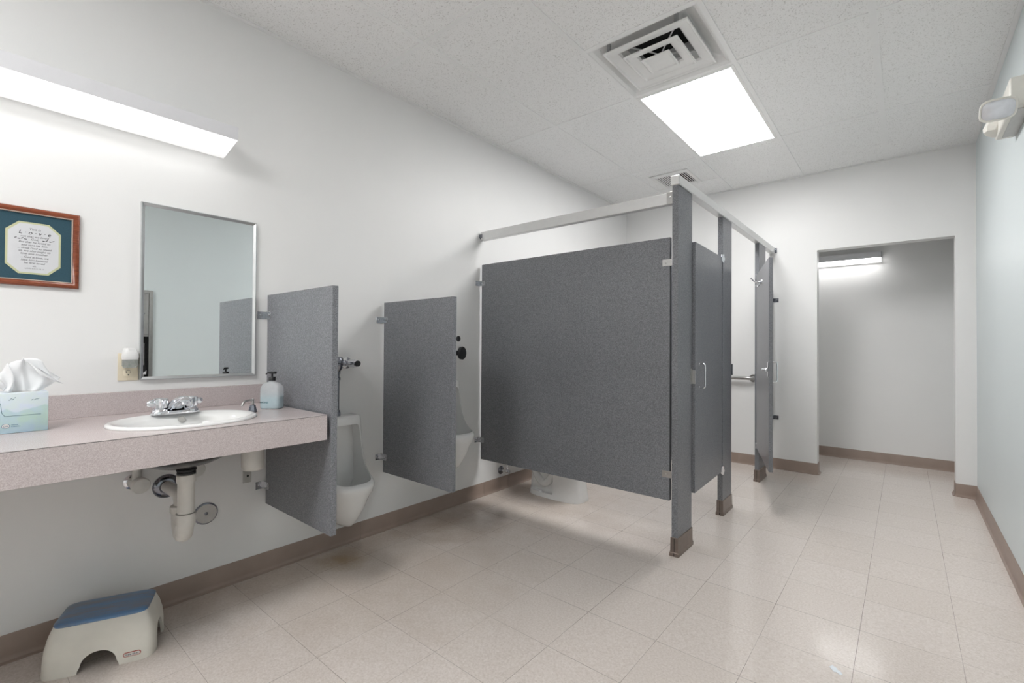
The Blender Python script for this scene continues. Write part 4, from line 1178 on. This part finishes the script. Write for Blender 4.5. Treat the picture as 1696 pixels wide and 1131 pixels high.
loft(b, [[(x, 2.845 + p[0], 0.155 + p[1]) for p in superellipse(0, 0, 0.009, 0.017, 2, 0, 16)] for x in (0.088, 0.093)]); cyl(b, (0.078, 2.845, 0.155), (0.09, 2.845, 0.155), 0.005, seg=10)
obj('valve_body', b, 'chrome', t_, 35)
b = new(); tube(b, curve_pts([(0.068, 2.845, 0.185), (0.068, 2.845, 0.25), (0.085, 2.855, 0.33), (0.10, 2.87, 0.384)], 6), 0.005, 10); obj('supply_tube', b, 'chrome', t_)

# ------------------------------------------------------------------ emergency light
ex = XR
t_ = thing('emergency_light', 'beige emergency light with square lamp heads high on right wall', 'emergency light', (ex, 3.2, 2.217))
b = new(); box(b, ex - 0.072, ex - 0.0005, 2.955, 3.395, 2.214, 2.345, 0.010, 3); obj('housing', b, 'beige_plastic', t_)
b = new(); box(b, ex - 0.05, ex, 2.99, 3.36, 2.2115, 2.2145); obj('bottom_slot', b, 'grey_plate', t_, None)
def lamp_head(pos, yawd, pitchd, sc=1.0):
    T = Matrix.Translation(pos) @ Matrix.Rotation(radians(yawd), 4, 'Z') @ Matrix.Rotation(radians(pitchd), 4, 'X') @ Matrix.Scale(sc, 4)
    def rr(w, h, y): return [(p[0], y, p[1]) for p in superellipse(0, 0, w, h, 3.6, 0, 32)]
    b = new(); loft(b, [rr(0.022, 0.020, 0.072), rr(0.040, 0.034, 0.062), rr(0.064, 0.050, 0.030), rr(0.074, 0.057, 0.004), rr(0.076, 0.059, 0.0), rr(0.074, 0.057, -0.004), rr(0.066, 0.049, -0.004), rr(0.066, 0.049, 0.000)])
    b.transform(T); h = obj('lamp_head', b, 'beige_plastic', t_, 45)
    b = new(); loft(b, [rr(0.0655, 0.0485, 0.001), rr(0.065, 0.048, -0.006), rr(0.050, 0.036, -0.012), rr(0.02, 0.015, -0.0145)])
    b.transform(T); obj('lens', b, 'lamp_lens', h, 60)
    return T
P1 = Vector((2.812, 2.90, 2.195)); P2 = Vector((2.812, 3.315, 2.235))
lamp_head(P1, 6, 24, 0.80)
b = new(); tube(b, [(ex - 0.07, 3.05, 2.27), (2.825, 3.0, 2.25), (2.812, 2.94, 2.215)], 0.024, 14); obj('swivel_arm', b, 'beige_plastic', t_)
T = Matrix.Translation(P2)
b = new(); lathe(b, (2.876, 3.34, 2.325), (-0.30, -0.15, -0.85), [(0, 0.028), (0.02, 0.034), (0.05, 0.046), (0.085, 0.048), (0.102, 0.038), (0.104, 0.02)], 8); obj('lamp_head', b, 'beige_plastic', t_, 25)

# ------------------------------------------------------------------ step stool
A0 = Vector((0.243, 0.188, 0)); U = Vector((0.39, 0.921, 0)).normalized(); V = Vector((-U.y, U.x, 0))
rotz = math.atan2(U.y, U.x)
LU, LV, SH = 0.322, 0.232, 0.168
cen = A0 + U * (LU / 2) + V * (LV / 2)
TS_ = Matrix.Translation(cen) @ Matrix.Rotation(rotz, 4, 'Z')
t_ = thing('step_stool', 'child\'s cream plastic step stool with scuffed blue top on the floor', 'step stool', tuple(cen), rotz)
def sr(hu, hv, z, n=7, dv=0.0): return superellipse(0, dv, hu, hv, n, z, 64)
b = new()
hu, hv = LU / 2, LV / 2
loft(b, [sr(hu, hv, 0.0), sr(hu + 0.001, hv + 0.001, 0.004), sr(hu - 0.001, hv - 0.002, 0.05), sr(hu - 0.004, hv - 0.006, 0.09), sr(hu - 0.013, hv - 0.015, 0.13), sr(hu - 0.024, hv - 0.026, SH - 0.010), sr(hu - 0.030, hv - 0.032, SH - 0.004), sr(hu - 0.036, hv - 0.038, SH - 0.003)])
b.transform(TS_)
shell = obj('shell', b, 'stool_shell', t_, 40)
cuts = []
c = new(); loft(c, [sr(hu - 0.008, hv - 0.008, -0.01), sr(hu - 0.008, hv - 0.008, 0.02), sr(hu - 0.012, hv - 0.014, 0.09), sr(hu - 0.034, hv - 0.036, SH - 0.014)]); c.transform(TS_); cuts.append(c)
def arch(half, h): return [(half * 1.08 * cos(a) if sin(a) > 0.02 else half * 1.22 * (1 if cos(a) > 0 else -1), h * max(0, sin(a)) ** 0.8) for a in [pi * k / 24 for k in range(25)]]
def archpoly(cu, half, h):
    pts = [(cu + half * 1.16, -0.01), (cu + half * 1.10, 0.010)] + [(cu + half * cos(a), 0.012 + (h - 0.012) * sin(a) ** 0.85) for a in [pi * k / 24 for k in range(1, 24)]] + [(cu - half * 1.10, 0.010), (cu - half * 1.16, -0.01)]
    return pts
c = new(); prism(c, archpoly(0.002, 0.052, 0.066), 'y', -0.30, 0.30); c.transform(TS_); cuts.append(c)
c = new(); prism(c, archpoly(-0.004, 0.050, 0.085), 'x', -0.30, 0.30); c.transform(TS_); cuts.append(c)
boolean_cut(shell, cuts)
shell.data.shade_smooth(); shell.data.set_sharp_from_angle(angle=radians(40))
b = new(); loft(b, [sr(hu - 0.026, hv - 0.028, SH - 0.0085), sr(hu - 0.0245, hv - 0.0265, SH - 0.004), sr(hu - 0.028, hv - 0.030, SH + 0.001), sr(hu - 0.040, hv - 0.042, SH + 0.004), sr(hu - 0.08, hv - 0.08, SH + 0.0045)])
b.transform(TS_); obj('top_pad', b, 'stool_pad', t_, 60, label='scuffed blue top')
# oval maker's badge on the front
bz_ = 0.030
def badge(w, h, y0, y1, mt, nm):
    b = new()
    def st(s, y): 
        pts = []
        for k in range(32):
            a = 2 * pi * k / 32
            cx = (w - h) * (1 if cos(a) >= 0 else -1)
            pts.append((0.098 + cx + h * cos(a), y, bz_ + h * sin(a)))
        return pts
    loft(b, [st(1, y0), st(1, y1)]); b.transform(TS_); return obj(nm, b, mt, t_, None)
badge(0.026, 0.0080, -hv + 0.001, -hv - 0.0008, 'logo_red', 'badge_border')
badge(0.0235, 0.0058, -hv + 0.001, -hv - 0.0014, 'logo_white', 'badge')
text('lettering', 'little tikes', 0.0098, TS_ @ Matrix.Translation((0.098, -hv - 0.0016, bz_)) @ Matrix.Rotation(pi / 2, 4, 'X'), 'ink_black', t_, depth=0.0002, label='black lettering on the badge')

# ------------------------------------------------------------------ towel dispenser on the right wall (seen in the mirror)
t_ = thing('towel_dispenser', 'recessed steel paper towel dispenser and bin reflected in the mirror', 'towel dispenser', (XR, 1.005, 0.45))
dy0, dy1, dz0, dz1 = 0.820, 1.190, 0.42, 1.655
b = new()
xo, xi = XR - 0.022, XR - 0.0005
box(b, xo, xi, dy0, dy0 + 0.028, dz0, dz1, 0.002, 1); box(b, xo, xi, dy1 - 0.028, dy1, dz0, dz1, 0.002, 1)
box(b, xo, xi, dy0 + 0.028, dy1 - 0.028, dz1 - 0.028, dz1, 0.002, 1); box(b, xo, xi, dy0 + 0.028, dy1 - 0.028, dz0, dz0 + 0.028, 0.002, 1)
obj('frame', b, 'brushed_steel', t_, None)
b = new(); box(b, XR - 0.016, XR - 0.002, dy0 + 0.031, dy1 - 0.031, 1.245, dz1 - 0.031, 0.002, 1); box(b, XR - 0.018, XR - 0.010, dy0 + 0.031, dy1 - 0.031, 1.225, 1.244, 0.001, 1); dd = obj('door_panel', b, 'brushed_steel', t_, None)
b = new(); lathe(b, (XR - 0.016, 1.118, 1.44), (-1, 0, 0), [(0, 0.012), (0.003, 0.011), (0.004, 0.005)], 16); obj('lock', b, 'chrome', dd)
b = new(); box(b, XR - 0.004, XR - 0.001, dy0 + 0.029, dy1 - 0.029, dz0 + 0.03, 1.224); obj('recess', b, 'void_black', t_, None, label='dark recess')
b = new(); box(b, XR - 0.012, XR - 0.005, dy0 + 0.031, dy1 - 0.060, dz0 + 0.03, 0.88, 0.002, 1); box(b, XR - 0.012, XR - 0.005, dy0 + 0.031, dy1 - 0.060, 0.96, 1.165, 0.002, 1); obj('waste_bin', b, 'brushed_steel', t_, None)
b = new()
rows = []
for j in range(8):
    row = []
    for i in range(12):
        u_, v_ = i / 11, j / 7
        row.append(b.verts.new((XR - 0.018 - 0.012 * sin(u_ * 9) * (1 - v_) - 0.02 * v_, 1.03 + 0.11 * u_, 0.875 + 0.075 * v_ * (0.6 + 0.4 * sin(u_ * 5 + 1)))))
    rows.append(row)
for r0, r1 in zip(rows, rows[1:]):
    for i in range(11): b.faces.new((r0[i], r0[i + 1], r1[i + 1], r1[i]))
tw = obj('paper_towel', b, 'tissue_paper', t_, 60, label='white paper towel sticking out')
md = tw.modifiers.new('s', 'SOLIDIFY'); md.thickness = 0.001
bpy.context.view_layer.update(); bake(tw)

# ------------------------------------------------------------------ scrap of paper on the floor
b = new()
pts = [(-0.020, 0.004), (-0.012, 0.012), (0.0, 0.009), (0.006, 0.002), (0.016, -0.001), (0.022, -0.010), (0.012, -0.013), (0.004, -0.009), (-0.004, -0.010), (-0.012, -0.004)]
loft(b, [[(2.308 + x, 2.047 + y * 1.6, 0.0004 + 0.0006 * (k % 2)) for k, (x, y) in enumerate(pts)], [(2.308 + x, 2.047 + y * 1.6, 0.0008 + 0.0010 * (k % 2)) for k, (x, y) in enumerate(pts)]])
tag(obj('paper_scrap', b, 'paper_scrap', None, None), 'tiny torn white scrap of paper lying on the vinyl floor', 'paper')
